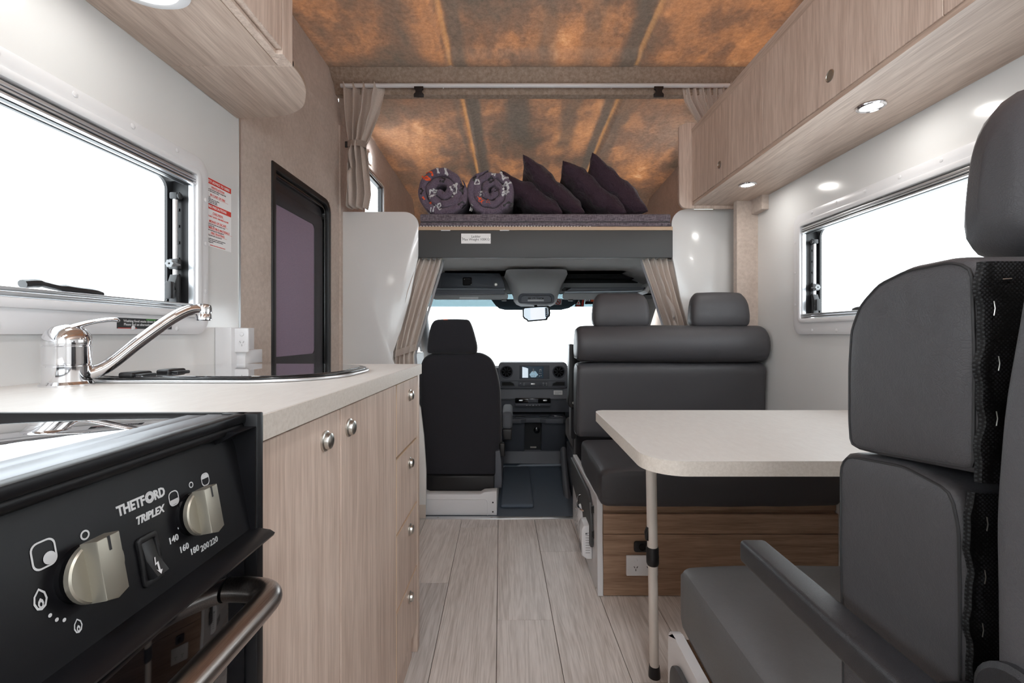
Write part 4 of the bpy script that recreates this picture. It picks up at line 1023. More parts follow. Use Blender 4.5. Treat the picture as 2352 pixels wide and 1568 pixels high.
for pr, p_ in ((rim1, lc), (rim2, uc)):
    obj('seam', piping(pr, .0013), M['seam'], p_)
# stapled dust cover behind
def wav(x, z, k_): return .0016*math.sin(z*95+k_)+.0011*math.sin(z*210+k_*2)
for z0, z1, xl, yy, par in ((.50, .868, .3690, .3625, lc), (.880, 1.050, .3640, .3490, uc)):
    bm = nb(); n = 40; A = []; 
    for i in range(n+1):
        z = lin(z0, z1, i/n); A.append([bm.verts.new((xl+wav(0, z, 1)-.0065, yy+.0035, z)), bm.verts.new((xl+wav(0, z, 1)-.004, yy, z)), bm.verts.new((xl+.004, yy-.0012+.0008*math.sin(z*70), z)), bm.verts.new((xl+.03, yy-.0015, z)), bm.verts.new((XR-.02, yy-.0015, z))])
    for a, b in zip(A, A[1:]):
        for j in range(4): bm.faces.new((a[j], a[j+1], b[j+1], b[j]))
    bmesh.ops.solidify(bm, geom=bm.faces[:], thickness=.0008)
    dcv = obj('dust_cover', bm, M['dust'], par)
    zs = [z0+.05+.042*i for i in range(int((z1-z0-.05)/.042)+1)]
    for i, z in enumerate(zs):
        bm = nb(); tx_ = xl+.004+.002*math.sin(i*2.1); tube(bm, [(tx_, yy-.0022, z-.0055), (tx_+.0005, yy-.0026, z), (tx_, yy-.0022, z+.0055)], .00045, 5); obj('staple', bm, M['steel'], dcv)
bm = nb(); tube(bm, [(.372, .3462, 1.036), (.379, .3462, 1.0365)], .00045, 5); obj('staple', bm, M['steel'], uc)
hr = headrest(ns, .440, .735, .370, .458, 1.066, 1.228, 41)
# armrest
bm = nb(); box(bm, .2985, .3335, .340, .604, .6935, .7235, .006, 3); obj('armrest', bm, M['grain_black'], ns)
bm = nb(); box(bm, .3335, .362, .345, .36, .695, .722, .004); obj('armrest_bracket', bm, M['black'], ns)

# bench beyond it, back to back
nb2 = thing('rear_bench', 'grey leather bench back at the right edge, behind the stapled seat back', 'bench', (.8, .1, 0))
rp2 = dense([(.3085, 1.06), (.314, 1.02), (.3255, .95), (.332, .86), (.331, .76), (.326, .60), (.322, .50), (.20, .50), (.19, .9), (.21, 1.08), (.29, 1.09)], .015)
bm = profile_cushion(rp2, .346, XR-.012, .012, 12, 51, .001, .002); obj('back_cushion', bm, M['leather_grey'], nb2)
bm = cushion(.366, XR-.014, -.25, .195, .35, .49, .022); obj('seat_cushion', bm, M['leather_grey'], nb2)
bm = nb(); box(bm, .362, XR-.002, -.25, .285, .003, .348); obj('base', bm, M['wood_bench'], nb2)
bm = nb(); lathe(bm, (.3455, .306, .738), (-1, 0, 0), [(.03, 0), (.03, .006), (.026, .009), (0, .009)], 28); obj('armrest_pivot', bm, M['grain_black'], nb2)

# ================================================================== BERTH
t = thing('berth_base', 'dark grey padded berth front with pale wood edge above the cab', 'bed base', (.17, 3.3, 1.4))
bm = nb(); box(bm, -.512, .853, 2.438, 2.458, 1.4055, 1.5525, .004); obj('front_panel', bm, M['vinyl'], t)
bm = nb(); box(bm, XL+.004, XR-.004, 2.483, 4.415, 1.53, 1.573); obj('platform', bm, M['wood_long'], t)
bm = nb(); box(bm, -.512, .853, 2.440, 2.4595, 1.5535, 1.5725, .001); obj('edge_board', bm, plain('birch_edge', srgb(200, 172, 145), .5), t)
for x in (-.365, -.050):
    bm = nb(); box(bm, x-.025, x+.025, 2.436, 2.4598, 1.5500, 1.5535); box(bm, x-.025, x+.025, 2.4362, 2.4380, 1.5490, 1.5535); obj('metal_bracket', bm, M['white_matt'], t)
bm = nb()
for i in range(56):
    x = -.502+i*.0165; box(bm, x, x+.0075, 2.4365, 2.4565, 1.5727, 1.5762+(0 if i < 34 else -.0015*(i-34)/22))
nt = obj('antislip_net', bm, M['white_matt'], t, kind='stuff')
mt = thing('mattress', 'dark tweed berth mattress under the rolled duvets and pillows', 'mattress', (.17, 3.3, 1.576))
bm = cushion(-.505, .846, 2.446, 4.2, 1.600, 1.643, .010, .0012, 60, crown=.001); obj('upper_layer', bm, M['mattress'], mt)
bm = cushion(-.505, .846, 2.448, 4.2, 1.5765, 1.5985, .006, .0008, 61, crown=.001); obj('lower_layer', bm, M['mattress'], mt)
bm = nb(); box(bm, -.50, .84, 2.4475, 2.452, 1.5975, 1.6012); obj('zip', bm, M['ink'], mt)
# ladder plate
t = thing('ladder_sign', 'small white ladder weight sign on the grey berth front', 'sign', (-.20, 2.436, 1.477))
bm = nb(); box(bm, -.2815, -.1235, 2.4352, 2.4372, 1.4805, 1.5345, .0006, 1); obj('plate', bm, M['paper'], t)
bm = nb(); merge(bm, text_bm('Ladder\nMax Weight 100KG', .0178, (-.2025, 2.4350, 1.5125), (1, 0, 0), (0, 0, 1), 'CENTER', sx=1., line=.88)); obj('lettering', bm, M['ink'], t, smooth=False)
for x in (-.2745, -.1305):
    bm = nb(); lathe(bm, (x, 2.4352, 1.512), (0, -1, 0), [(.0035, 0), (.003, .0012), (0, .0014)], 12); obj('screw', bm, M['steel'], t)

# rolled duvets
def duvet_roll(lab, cx, cz, R, turns, seed, hollow, marks):
    t = thing('rolled_duvet', lab, 'duvet', (cx, 2.7, cz-R), group='rolled duvets on the berth')
    rnd = random.Random(seed); pitch = R/turns*(1-hollow); th = pitch*.98
    N = int(turns*44); y0, y1 = 2.485, 3.0
    def frame(k):
        a = k/44*2*PI; r = hollow*R + pitch*k/44 + pitch*.05
        r += .005*noise.noise(Vector((math.cos(a)*1.6, math.sin(a)*1.6, k/44+seed)))
        e = 1.0+ .0*a
        sgn = 1 if seed % 2 else -1
        return a*sgn+seed, min(r, R-th*.35)
    prof = [(-.50, 1.), (-.50, .30), (-.50, .085), (-.44, .036), (-.30, .010), (-.1, .0), (.1, .0), (.30, .010), (.44, .036), (.50, .085), (.50, .30), (.50, 1.)]
    bm = nb(); rows = []
    for k_ in range(N+1):
        a, r = frame(k_); row = []
        puff = .010*noise.noise(Vector((a*1.9, seed, 1)))+.007*noise.noise(Vector((a*5.3, seed, 4)))
        tf = 1 if k_ > 6 else .3+.7*k_/6
        tf *= 1 if k_ < N-6 else max(.12, (N-k_)/6)
        for (u, w) in prof:
            rr = r+u*th*tf; yy = lin(y0+puff*(1-min(1, w*3)), y1, w) if w >= 1 else y0+puff*(1-w)+w*.5*(y1-y0)*.9
            dent = .006*noise.noise(Vector((math.cos(a)*rr*30, math.sin(a)*rr*30, yy*12+seed)))
            rr += dent
            x = cx+rr*math.cos(a); z = cz+rr*math.sin(a)*(.985)
            z = max(z, cz-R+.002)
            row.append(bm.verts.new((x, yy, z)))
        rows.append(row)
    m = len(prof)
    for A, B in zip(rows, rows[1:]):
        for i in range(m-1): bm.faces.new((A[i], A[i+1], B[i+1], B[i]))
        bm.faces.new((A[m-1], A[0], B[0], B[m-1]))
    bm.faces.new(rows[0]); bm.faces.new(rows[-1][::-1])
    bmesh.ops.recalc_face_normals(bm, faces=bm.faces)
    from mathutils.bvhtree import BVHTree
    tree = BVHTree.FromBMesh(bm)
    body = obj('cover', bm, M['duvet'], t, angle=180)
    groups = {}
    for mi, (mat, wd, pts) in enumerate(marks):
        b = groups.setdefault((mat, mi), nb())
        P = smooth_path([(p[0], p[1], 0) for p in pts], 6) if len(pts) > 2 else [Vector((lin(pts[0][0], pts[1][0], i/6), lin(pts[0][1], pts[1][1], i/6), 0)) for i in range(7)]
        L_ = []
        for i, p in enumerate(P):
            d = (P[min(i+1, len(P)-1)]-P[max(0, i-1)]).normalized(); n_ = Vector((-d.y, d.x, 0))
            ww = wd*1.35*(.8+.3*math.sin(i*1.3)); rw = []
            for s in (-1, 1):
                x = cx+R*p.x+n_.x*s*ww*.5; z = cz+R*p.y+n_.y*s*ww*.5
                hit = tree.ray_cast(Vector((x, 2.3, z)), Vector((0, 1, 0)))
                yy = hit[0].y if hit[0] is not None else y0+.02
                rw.append((x, yy-.0012, z))
            L_.append(rw)
        for A, B in zip(L_, L_[1:]):
            if abs(A[0][1]-B[0][1]) < .03 and abs(A[1][1]-B[1][1]) < .03:
                vs = [b.verts.new(q) for q in (A[0], A[1], B[1], B[0])]; b.faces.new(vs)
    for (mat, _), b in groups.items():
        bmesh.ops.remove_doubles(b, verts=b.verts, dist=1e-6)
        if len(b.faces): obj('printed_stroke', b, M[mat], body, smooth=False)
        else: b.free()
    return t
mk1 = [('print', .010, [(-.22, .90), (-.15, .62)]), ('print', .009, [(.10, .88), (.13, .60)]), ('print', .008, [(.20, .55), (.10, .85)]),
       ('orange', .008, [(-.85, .50), (-.62, .68), (-.42, .66), (-.40, .52)]), ('orange', .009, [(-.78, .42), (-.62, .50), (-.50, .38), (-.70, .40)]),
       ('print', .011, [(.40, .10), (.55, .22), (.50, -.02), (.42, -.22), (.34, -.28)]), ('print', .009, [(.30, .12), (.36, -.02), (.46, -.10)]), ('print', .007, [(.42, .22), (.55, .05), (.52, -.15)]),
       ('print', .009, [(-.52, -.36), (-.48, -.05), (-.32, -.10), (-.34, -.22), (-.50, -.28)]), ('print', .007, [(-.35, -.12), (-.22, .0), (-.38, .0)]), ('orange', .010, [(-.50, -.50), (-.44, -.56)]), ('orange', .008, [(-.78, -.30), (-.70, -.40)]),
       ('print', .005, [(-.38, -.88), (-.32, -.66), (-.25, -.62), (-.20, -.70)]), ('print', .006, [(-.20, -.72), (-.08, -.62), (-.12, -.54), (-.20, -.62), (-.14, -.78), (-.04, -.74)]), ('print', .005, [(-.48, -.90), (-.44, -.72)]),
       ('ink', .009, [(.66, -.05), (.82, .10), (.72, .22), (.80, -.18)]), ('ink', .008, [(.60, -.62), (.78, -.50), (.86, -.60), (.70, -.70)]), ('ink', .009, [(-.10, .46), (.08, .42), (.0, .30), (-.12, .34)]), ('ink', .008, [(-.88, .05), (-.78, -.05), (-.86, -.2)])]
mk2 = [('print', .011, [(.38, .86), (.50, .55)]), ('print', .010, [(.72, .62), (.46, .48)]), ('print', .008, [(.86, .40), (.60, .22), (.48, .05)]), ('print', .009, [(.48, .20), (.62, .36), (.70, .10), (.45, -.08)]), ('print', .010, [(.44, -.18), (.60, -.10), (.74, .0)]),
       ('print', .007, [(.0, .70), (.16, .74), (.12, .64)]), ('print', .006, [(-.62, .50), (-.70, .30), (-.50, .32), (-.58, .52)]), ('print', .010, [(-.52, .02), (-.44, -.18)]), ('print', .010, [(-.46, .04), (-.36, -.16), (-.40, -.22)]),
       ('orange', .017, [(-.50, -.20), (-.46, -.38), (-.34, -.46)]), ('orange', .016, [(-.20, -.40), (-.02, -.46)]), ('print', .004, [(-.92, -.80), (-.86, -.55), (-.82, -.60), (-.86, -.82), (-.78, -.60)]),
       ('ink', .009, [(-.80, .52), (-.66, .60), (-.76, .42)]), ('ink', .009, [(-.14, .44), (.0, .58), (.08, .44), (-.10, .36)]), ('ink', .009, [(.50, -.64), (.72, -.48), (.90, -.52), (.80, -.64)]), ('ink', .005, [(.14, .18), (.22, .02), (.12, -.02)])]
MT = 1.6455
duvet_roll('rolled dark duvet with white and orange script, the outermost by the left partition', -.389, MT+.141, .139, 2.6, 3, .10, mk1)
duvet_roll('rolled dark duvet with two orange marks, next to the leaning pillows', -.122, MT+.132, .130, 3.0, 8, .02, mk2)

# pillows leaning in a row
def pillow(lab, top, bot, thick, seed, y0=2.50, depth=.62):
    """stands on its long edge, leaning; top / bot: ends of the short side in (x, z)"""
    A = Vector((top[0], 0, top[1])); B = Vector((bot[0], 0, bot[1])); u = (B-A); Lh = u.length/2; u.normalize(); n = Vector((-u.z, 0, u.x)); n = n if n.z > 0 else -n
    C = (A+B)/2 + Vector((0, y0+depth/2, 0)); N1, N2 = 22, 24
    bm = nb()
    def surf(a, b, s):
        # a along the short side, b along depth, both -1..1
        pin = 1-.10*(1-abs(a)**2)*abs(b)**3*1.0; pin2 = 1-.13*(1-abs(b)**2)*abs(a)**3
        t_ = max(0, (1-abs(a)**3.0))**.48*max(0, (1-abs(b)**3.4))**.48
        w = noise.noise(Vector((a*1.8+seed, b*1.8, s*.6)))*.022+noise.noise(Vector((a*5+seed, b*3+seed, s)))*.009
        ridge = .007*math.sin((a*3+b*1.5+noise.noise(Vector((a*2, b*2, seed)))*3)*2.2)
        off = s*thick*.5*t_ + (w+ridge)*t_ + .020*noise.noise(Vector((a*1.3, b*1.3, seed)))*(.3+t_)
        return C + u*(a*Lh*pin2) + Vector((0, b*depth/2*pin, 0)) + n*off
    for s in (-1, 1):
        V = [[bm.verts.new(surf(2*i/N1-1, 2*j/N2-1, s)) for j in range(N2+1)] for i in range(N1+1)]
        for i in range(N1):
            for j in range(N2): bm.faces.new((V[i][j], V[i+1][j], V[i+1][j+1], V[i][j+1]))
    bmesh.ops.remove_doubles(bm, verts=bm.verts, dist=.0005)
    bmesh.ops.recalc_face_normals(bm, faces=bm.faces)
    mz = min(v.co.z for v in bm.verts)
    for v in bm.verts:
        if v.co.z < MT: v.co.z = MT+(v.co.z-mz)*.02
    bmesh.ops.subdivide_edges(bm, edges=bm.edges, cuts=1, use_grid_fill=True, smooth=.6)
    for v in bm.verts:
        if v.co.z < MT: v.co.z = MT+.0005
    return tag(obj('pillow', bm, M['pillow'], angle=180), lab, 'pillow', 'dark pillows on the berth')
s_ = 411.
def BX(px): return (px-1180)/s_
def BZ(py): return .994+(768-py)/s_
pillow('dark aubergine pillow leaning on the second duvet roll', (BX(1150), BZ(392)), (BX(1292), BZ(492)), .15, 1.3, 2.53)
pillow('dark aubergine pillow with tall corner, second from the duvet rolls', (BX(1200), BZ(362)), (BX(1342), BZ(493)), .135, 5.1, 2.50)
pillow('dark aubergine pillow under the outermost one, third from the duvet rolls', (BX(1291), BZ(375)), (BX(1436), BZ(494)), .15, 9.7, 2.50)
pillow('dark aubergine pillow at the free end of the row, leaning over the rest', (BX(1357), BZ(357)), (BX(1484), BZ(490)), .155, 14.2, 2.50)
# ================================================================== CURTAINS
def curtain(lab, rowsdef, y, amp, folds, seed, lining=False, tie=None, mat='curtain'):
    """rowsdef: (z, x centre, half width, fold depth factor) from top to bottom"""
    rnd = random.Random(seed)
    z0, z1 = rowsdef[0][0], rowsdef[-1][0]; cx0 = rowsdef[0][1]
    t = thing('curtain', lab, 'curtain', (cx0, y, z1))
    tab = [(-r[0], (r[1], r[2], r[3])) for r in rowsdef]
    NU, NV = folds*14, 46
    ph = [rnd.uniform(0, 6.28) for _ in range(4)]
    bm = nb(); V = []
    for j in range(NV+1):
        z = lin(z0, z1, j/NV); cx, hw, fd = interp(tab, -z); row = []
        for i in range(NU+1):
            u = 2*i/NU-1
            a = u*folds*PI + .5*math.sin(u*3+ph[0]) + .25*math.sin((z0-z)*9+ph[1]+u*2)
            sh = math.sin(a) + .28*math.sin(2.3*a+ph[2]+(z0-z)*6)
            x = cx + hw*(u + .35/folds*math.cos(a)*.8)
            yy = y - amp*fd*sh + .006*noise.noise(Vector((u*3, z*8, seed)))
            row.append(bm.verts.new((x, yy, z + (.004*math.sin(a) if j == 0 else 0))))
        V.append(row)
    for A, B in zip(V, V[1:]):
        for i in range(NU): bm.faces.new((A[i], A[i+1], B[i+1], B[i]))
    bmesh.ops.recalc_face_normals(bm, faces=bm.faces)
    bmesh.ops.solidify(bm, geom=bm.faces[:], thickness=.0012)
    obj('cloth', bm, M[mat], t, angle=180)
    if lining:
        bm = nb(); V = []
        for j in range(NV+1):
            z = lin(z0-.005, z1, j/NV); cx, hw, fd = interp(tab, -z)
            V.append([bm.verts.new((cx+lining*hw*(.93+.10*q), y+.012+.006*math.sin(q*3+z*6), z)) for q in range(3)])
        for A, B in zip(V, V[1:]):
            for i in range(2): bm.faces.new((A[i], A[i+1], B[i+1], B[i]))
        bmesh.ops.solidify(bm, geom=bm.faces[:], thickness=.001); obj('lining', bm, M['lining'], t, angle=180)
    if tie:
        zt, h, slope = tie; cx, hw, fd = interp(tab, -zt)
        bm = nb(); o = []
        for k_ in range(25):
            a = 2*PI*k_/24; o.append((cx+(hw+.006)*math.cos(a), y+(amp*.9+.010)*math.sin(a), zt+slope*math.cos(a)))
        for s in (0, 1): pass
        A = [bm.verts.new((x, yy, z-h/2)) for x, yy, z in o]; B = [bm.verts.new((x, yy, z+h/2)) for x, yy, z in o]
        for i in range(24): bm.faces.new((A[i], A[i+1], B[i+1], B[i]))
        bmesh.ops.solidify(bm, geom=bm.faces[:], thickness=.0016); obj('tie_band', bm, M[mat], t)
        bm = nb(); s = -1 if cx < .1 else 1; box(bm, cx+s*(hw+.004), cx+s*(hw+.016), y-.012, y-.004, zt+s*slope-.016, zt+s*slope+.016, .002); obj('tie_hook', bm, M['black'], t)
    return t
curtain('linen curtain tied back beside the berth, above the left white partition', [(2.325, -.808, .108, .8), (2.30, -.806, .106, .9), (2.18, -.815, .092, 1.), (2.06, -.828, .062, .9), (2.005, -.836, .044, .8), (1.93, -.834, .052, 1.), (1.80, -.828, .058, 1.), (1.74, -.826, .060, 1.), (1.665, -.832, .052, 1.)], 2.425, .026, 4, 3, tie=(2.003, .032, 0))
curtain('linen curtain bunched behind the far end of the right overhead locker', [(2.325, 1.035, .125, .9), (2.25, 1.04, .12, 1.), (2.06, 1.10, .07, 1.), (2.0, 1.13, .05, .8), (1.85, 1.14, .06, 1.), (1.67, 1.14, .06, 1.)], 2.440, .014, 7, 5, tie=(2.0, .03, 0))
curtain('linen curtain tied back at the left of the cab opening', [(1.412, -.460, .068, .7), (1.36, -.475, .072, .9), (1.22, -.520, .074, 1.), (1.05, -.565, .070, 1.), (.93, -.592, .062, .9), (.885, -.602, .058, .8), (.80, -.60, .062, 1.), (.60, -.60, .07, 1.), (.35, -.60, .075, 1.)], 2.505, .026, 5, 9, lining=1, tie=(.905, .036, .022), mat='curtain_low')
curtain('linen curtain at the right of the cab opening, behind the headrests', [(1.412, .792, .085, .7), (1.36, .802, .078, .9), (1.22, .845, .074, 1.), (1.05, .892, .068, 1.), (.93, .915, .062, .9), (.885, .93, .058, .8), (.75, .93, .065, 1.), (.5, .93, .07, 1.)], 2.505, .026, 5, 13, lining=-1, tie=(.905, .036, -.022), mat='curtain_low')
t = thing('curtain_rod', 'white curtain rod across the berth opening', 'curtain rod', (.155, 2.425, 2.318))
bm = nb(); tube(bm, [(XL+.002, 2.425, 2.320), (XR-.002, 2.425, 2.320)], .0115, 16); obj('rod', bm, M['white_plastic'], t)
bm = nb()
for x in (-.505+.13, .0, .52): lathe(bm, (x, 2.425, 2.309), (0, 0, -1), [(.003, 0), (.003, .004), (0, .005)], 8)
obj('glider', bm, M['white_plastic'], t)
for x, lab in ((-.503, 'black strap buckle hanging under the roof beam on the left'), (.768, 'black strap buckle hanging under the roof beam on the right')):
    bm = nb(); y = 2.41
    prism(bm, [(x-.024, 2.306), (x+.024, 2.306), (x+.024, 2.292), (x+.017, 2.287), (x+.017, 2.275), (x+.026, 2.266), (x+.026, 2.252), (x-.026, 2.252), (x-.026, 2.266), (x-.017, 2.275), (x-.017, 2.287), (x-.024, 2.292)], 'y', y-.006, y+.006, .002)
    tag(obj('strap_buckle', bm, M['black']), lab, 'buckle', 'strap buckles under the roof beam')
t = thing('reading_lamp', 'round lit reading lamp on the felt wall above the small berth window', 'lamp', (XL, 2.90, 2.09))
bm = nb(); lathe(bm, (XL, 2.90, 2.115), (1, 0, 0), [(.040, 0), (.040, .004), (.034, .010), (.031, .009), (.030, .006)], 28); obj('bezel', bm, M['white_plastic'], t)
bm = nb(); lathe(bm, (XL, 2.90, 2.115), (1, 0, 0), [(.0298, 0), (.0298, .006), (0, .008)], 24); obj('lens', bm, M['lens'], t)
lamp('reading_light', (XL+.014, 2.90, 2.115), .055, 2.2, (.95, .98, 1), rot=(0, PI/2, 0))
lamp('reading_light', (XR-.014, 2.90, 2.115), .055, 2.2, (.95, .98, 1), rot=(0, -PI/2, 0))
t = thing('reading_lamp', 'reading lamp on the right berth wall, hidden by the locker', 'lamp', (XR, 2.90, 2.09))
bm = nb(); lathe(bm, (XR, 2.90, 2.115), (-1, 0, 0), [(.040, 0), (.040, .004), (.034, .010), (.031, .009), (.030, .006)], 28); obj('bezel', bm, M['white_plastic'], t)
bm = nb(); lathe(bm, (XR, 2.90, 2.115), (-1, 0, 0), [(.0298, 0), (.0298, .006), (0, .008)], 24); obj('lens', bm, M['lens'], t)

# ================================================================== THE CAB
# pixel (px, py) at depth y -> x, z of the real place
def QX(px, y): return (px-1180)*y/F
def QZ(py, y): return .994+(768-py)*y/F
CX0, CX1 = -.78, 1.09
bm = nb(); prism(bm, [(YF+.022, 0), (3.36, 0), (3.42, .012), (3.62, .20), (3.80, .30), (3.80, -.03), (YF+.022, -.03)], 'x', CX0-.1, CX1+.1)
obj('floor', bm, M['cab_floor'], kind='structure', label='dark blue-grey moulded cab floor')
bm = nb(); box(bm, QX(1150, 2.6), QX(1226, 2.6)-.0, 2.60, 3.36, .0005, .022, .01, 3); obj('floor_ridge', bm, M['cab_floor'], kind='structure')
bm = nb(); tube(bm, [(-.10, 3.385, .010), (.02, 3.385, .007), (.05, 3.39, .018), (.25, 3.395, .020), (.37, 3.385, .024)], .011, 10, 1, 1.); obj('trim_6', bm, plain('cab_light_edge', srgb(125, 136, 148), .5), kind='structure')
# door sides with window openings, pillars
for X, s in ((CX0, -1), (CX1, 1)):
    bm = nb(); a, b = sorted((X, X+s*.05))
    box(bm, a, b, YF+.025, 3.95, -.03, .84); box(bm, a, b, YF+.025, 2.66, .84, 1.52)
    prism(bm, [(3.62, 1.52), (3.50, 1.345), (4.04, .84), (4.14, .84), (3.70, 1.52)], 'x', a, b); box(bm, a, b, 2.66, 3.62, 1.345, 1.52)
    obj('wall_cab', bm, M['cab_grey'], kind='structure', smooth=False)
# headliner
def hl_z(x, y):
    e = abs((x-.155)/.92)
    z = 1.415+.035*max(0, min(1, (y-2.5)/.7)) - .09*max(0, e-.72)/.28
    return z
bm = grid(nb(), frange(CX0-.05, CX1+.05, 24), frange(YF+.022, 3.56, 14), hl_z); bmesh.ops.solidify(bm, geom=bm.faces[:], thickness=-.012); obj('ceiling', bm, M['headliner'], kind='structure')
bm = nb(); prism(bm, [(3.555, 1.46), (3.50, QZ(672, 3.5)-.004), (3.52, QZ(672, 3.5)-.010), (3.72, 1.46), (3.72, 1.52), (3.555, 1.52)], 'x', CX0-.04, CX1+.04); obj('trim_8', bm, M['console'], kind='structure', smooth=False)
# left overhead locker in the cab
yk = 3.33
t = thing('cab_locker', 'black overhead storage locker above the passenger sun visor', 'locker', (-.40, yk, 1.33))
bm = nb(); prism(bm, [(CX0+.01, QZ(662, yk)), (QX(1160, yk), QZ(662, yk)), (QX(1157, yk), QZ(645, yk)), (QX(1148, yk), QZ(627, yk)), (CX0+.01, QZ(627, yk)+.006)], 'y', yk, yk+.22, .006, 2); obj('body', bm, M['cab_dark'], t)
bm = nb(); a = QX(1015, yk); prism(bm, rrect(a, QX(1131, yk), QZ(659, yk), QZ(633, yk), (.05, .03, .004, .004), 6), 'y', yk-.008, yk-.001, .003, 2); dd = obj('door', bm, M['cab_dark'], t)
bm = nb(); ring(bm, rrect(QX(1063, yk), QX(1084, yk), QZ(656, yk), QZ(637, yk), .010), rrect(QX(1067, yk), QX(1080, yk), QZ(654, yk), QZ(642, yk), .005), 'y', yk-.014, yk-.007, .002); box(bm, QX(1067, yk), QX(1080, yk), yk-.0095, yk-.008, QZ(654, yk), QZ(642, yk)); obj('latch', bm, M['gloss_black'], dd)
bm = nb(); lathe(bm, (QX(1139, yk), yk-.0, QZ(653, yk)), (0, -1, 0), [(.0125, 0), (.0125, .003), (.009, .004), (.008, .002), (0, .002)], 18); obj('lock', bm, M['steel'], t)
bm = nb(); prism(bm, [(CX0+.01, QZ(676, yk)), (QX(1160, yk), QZ(675, yk)), (QX(1157, yk), QZ(664, yk)), (CX0+.01, QZ(664, yk))], 'y', yk-.010, yk+.03, .006, 2); obj('shelf_lip', bm, M['cab_mid'], t)
# right open shelf
t = thing('cab_shelf', 'dark open overhead shelf above the driver side', 'shelf', (.7, yk, 1.33))
bm = nb(); prism(bm, [(QX(1300, yk), QZ(668, yk)), (QX(1478, yk), QZ(666, yk)), (QX(1478, yk), QZ(660, yk)), (QX(1312, yk), QZ(661, yk))], 'y', yk-.01, yk+.25, .005, 2); obj('lip', bm, M['cab_mid'], t)
bm = nb(); box(bm, QX(1296, yk), QX(1482, yk), yk+.20, yk+.22, QZ(664, yk), 1.46); box(bm, QX(1296, yk), QX(1482, yk), yk+.10, yk+.21, QZ(632, yk)-.01, 1.455); box(bm, QX(1296, yk), QX(1482, yk), yk-.005, yk+.22, QZ(662, yk), QZ(661, yk)+.003); obj('recess', bm, plain('recess_dark', srgb(22, 23, 26), .8), t)
bm = nb(); prism(bm, [(QX(1478, yk), QZ(668, yk)), (QX(1492, yk), QZ(648, yk)), (QX(1498, yk), QZ(652, yk)), (QX(1486, yk), QZ(674, yk))], 'y', yk-.02, yk+.2, .006, 2); obj('bracket', bm, M['headliner'], t)
# centre console under the headliner
t = thing('overhead_console', 'grey tapering overhead console with map lights above the mirror', 'console', (.16, 3.3, 1.2))
ca, cb = 3.22, 3.30
rowsC = [(618, 2.98, 1166, 1300), (626, 3.10, 1164, 1302), (640, 3.20, 1172, 1294), (656, 3.25, 1180, 1286), (672, 3.27, 1186, 1281), (686, 3.28, 1188, 1278), (694, 3.29, 1194, 1272), (699, 3.32, 1206, 1262)]
bm = nb(); V = []
for py, y, xa, xb in rowsC:
    r = [(xa-8, y+.25), (xa-4, y+.06), (xa+2, y+.012), (xa+12, y), ((xa+xb)/2, y-.008), (xb-12, y), (xb-2, y+.012), (xb+4, y+.06), (xb+8, y+.25)]
    V.append([bm.verts.new((QX(px, y), yy, QZ(py, y))) for px, yy in r])
for A, B in zip(V, V[1:]):
    for i in range(8): bm.faces.new((A[i], A[i+1], B[i+1], B[i]))
bm.faces.new(V[-1]); bm.faces.new(V[0][::-1]); bm.faces.new([r[0] for r in V][::-1]); bm.faces.new([r[-1] for r in V])
bmesh.ops.recalc_face_normals(bm, faces=bm.faces)
# back closed by the side faces
obj('housing', bm, M['console'], t, angle=60)
y = 3.262
bm = nb(); ring(bm, rrect(QX(1190, y), QX(1273, y), QZ(697, y), QZ(674, y), (.035, .035, .02, .02)), rrect(QX(1197, y), QX(1266, y), QZ(694.5, y), QZ(679, y), (.022, .022, .012, .012)), 'y', y-.016, y+.01, .004); obj('lamp_surround', bm, M['cab_dark'], t)
bm = nb(); prism(bm, rrect(QX(1196, y), QX(1267, y), QZ(695, y), QZ(678, y), .015), 'y', y-.006, y+.01, .003); obj('lamp_panel', bm, M['cab_mid'], t)
bm = nb(); box(bm, QX(1212, y), QX(1249, y), y-.009, y-.006, QZ(692, y), QZ(688, y), .001); obj('light_bar', bm, plain('frosted_bar', srgb(190, 192, 194), .3), t)
bm = nb()
for px in (1216, 1226, 1236, 1245): box(bm, QX(px-3, y), QX(px+3, y), y-.009, y-.006, QZ(686.5, y), QZ(684, y), .001)
obj('buttons', bm, M['gloss_black'], t)
# sun visors
yv = 3.40
for (a, b, lab) in ((QX(995, yv), QX(1167, yv), 'grey sun visor on the passenger side below the black locker'), (QX(1292, yv), QX(1470, yv), 'grey sun visor on the driver side behind the headrest')):
    t = thing('sun_visor', lab, 'sun visor', ((a+b)/2, yv, QZ(692, yv)), group='cab sun visors')
    bm = nb(); prism(bm, rrect(a, b, QZ(688, yv), QZ(673, yv), .020, 6), 'y', yv-.018, yv+.012, .008, 3); obj('panel', bm, M['console'], t)
    bm = nb(); x = b-.03 if a < 0 else a+.06
    box(bm, x-.018, x+.018, yv-.012, yv+.006, QZ(691, yv), QZ(687, yv), .002); obj('clip', bm, M['black'], t)
    if a < 0:
        bm = nb(); box(bm, QX(1056, yv), QX(1099, yv), yv-.0190, yv-.0180, QZ(686.5, yv), QZ(682.5, yv)); obj('label', bm, M['paper'], t)
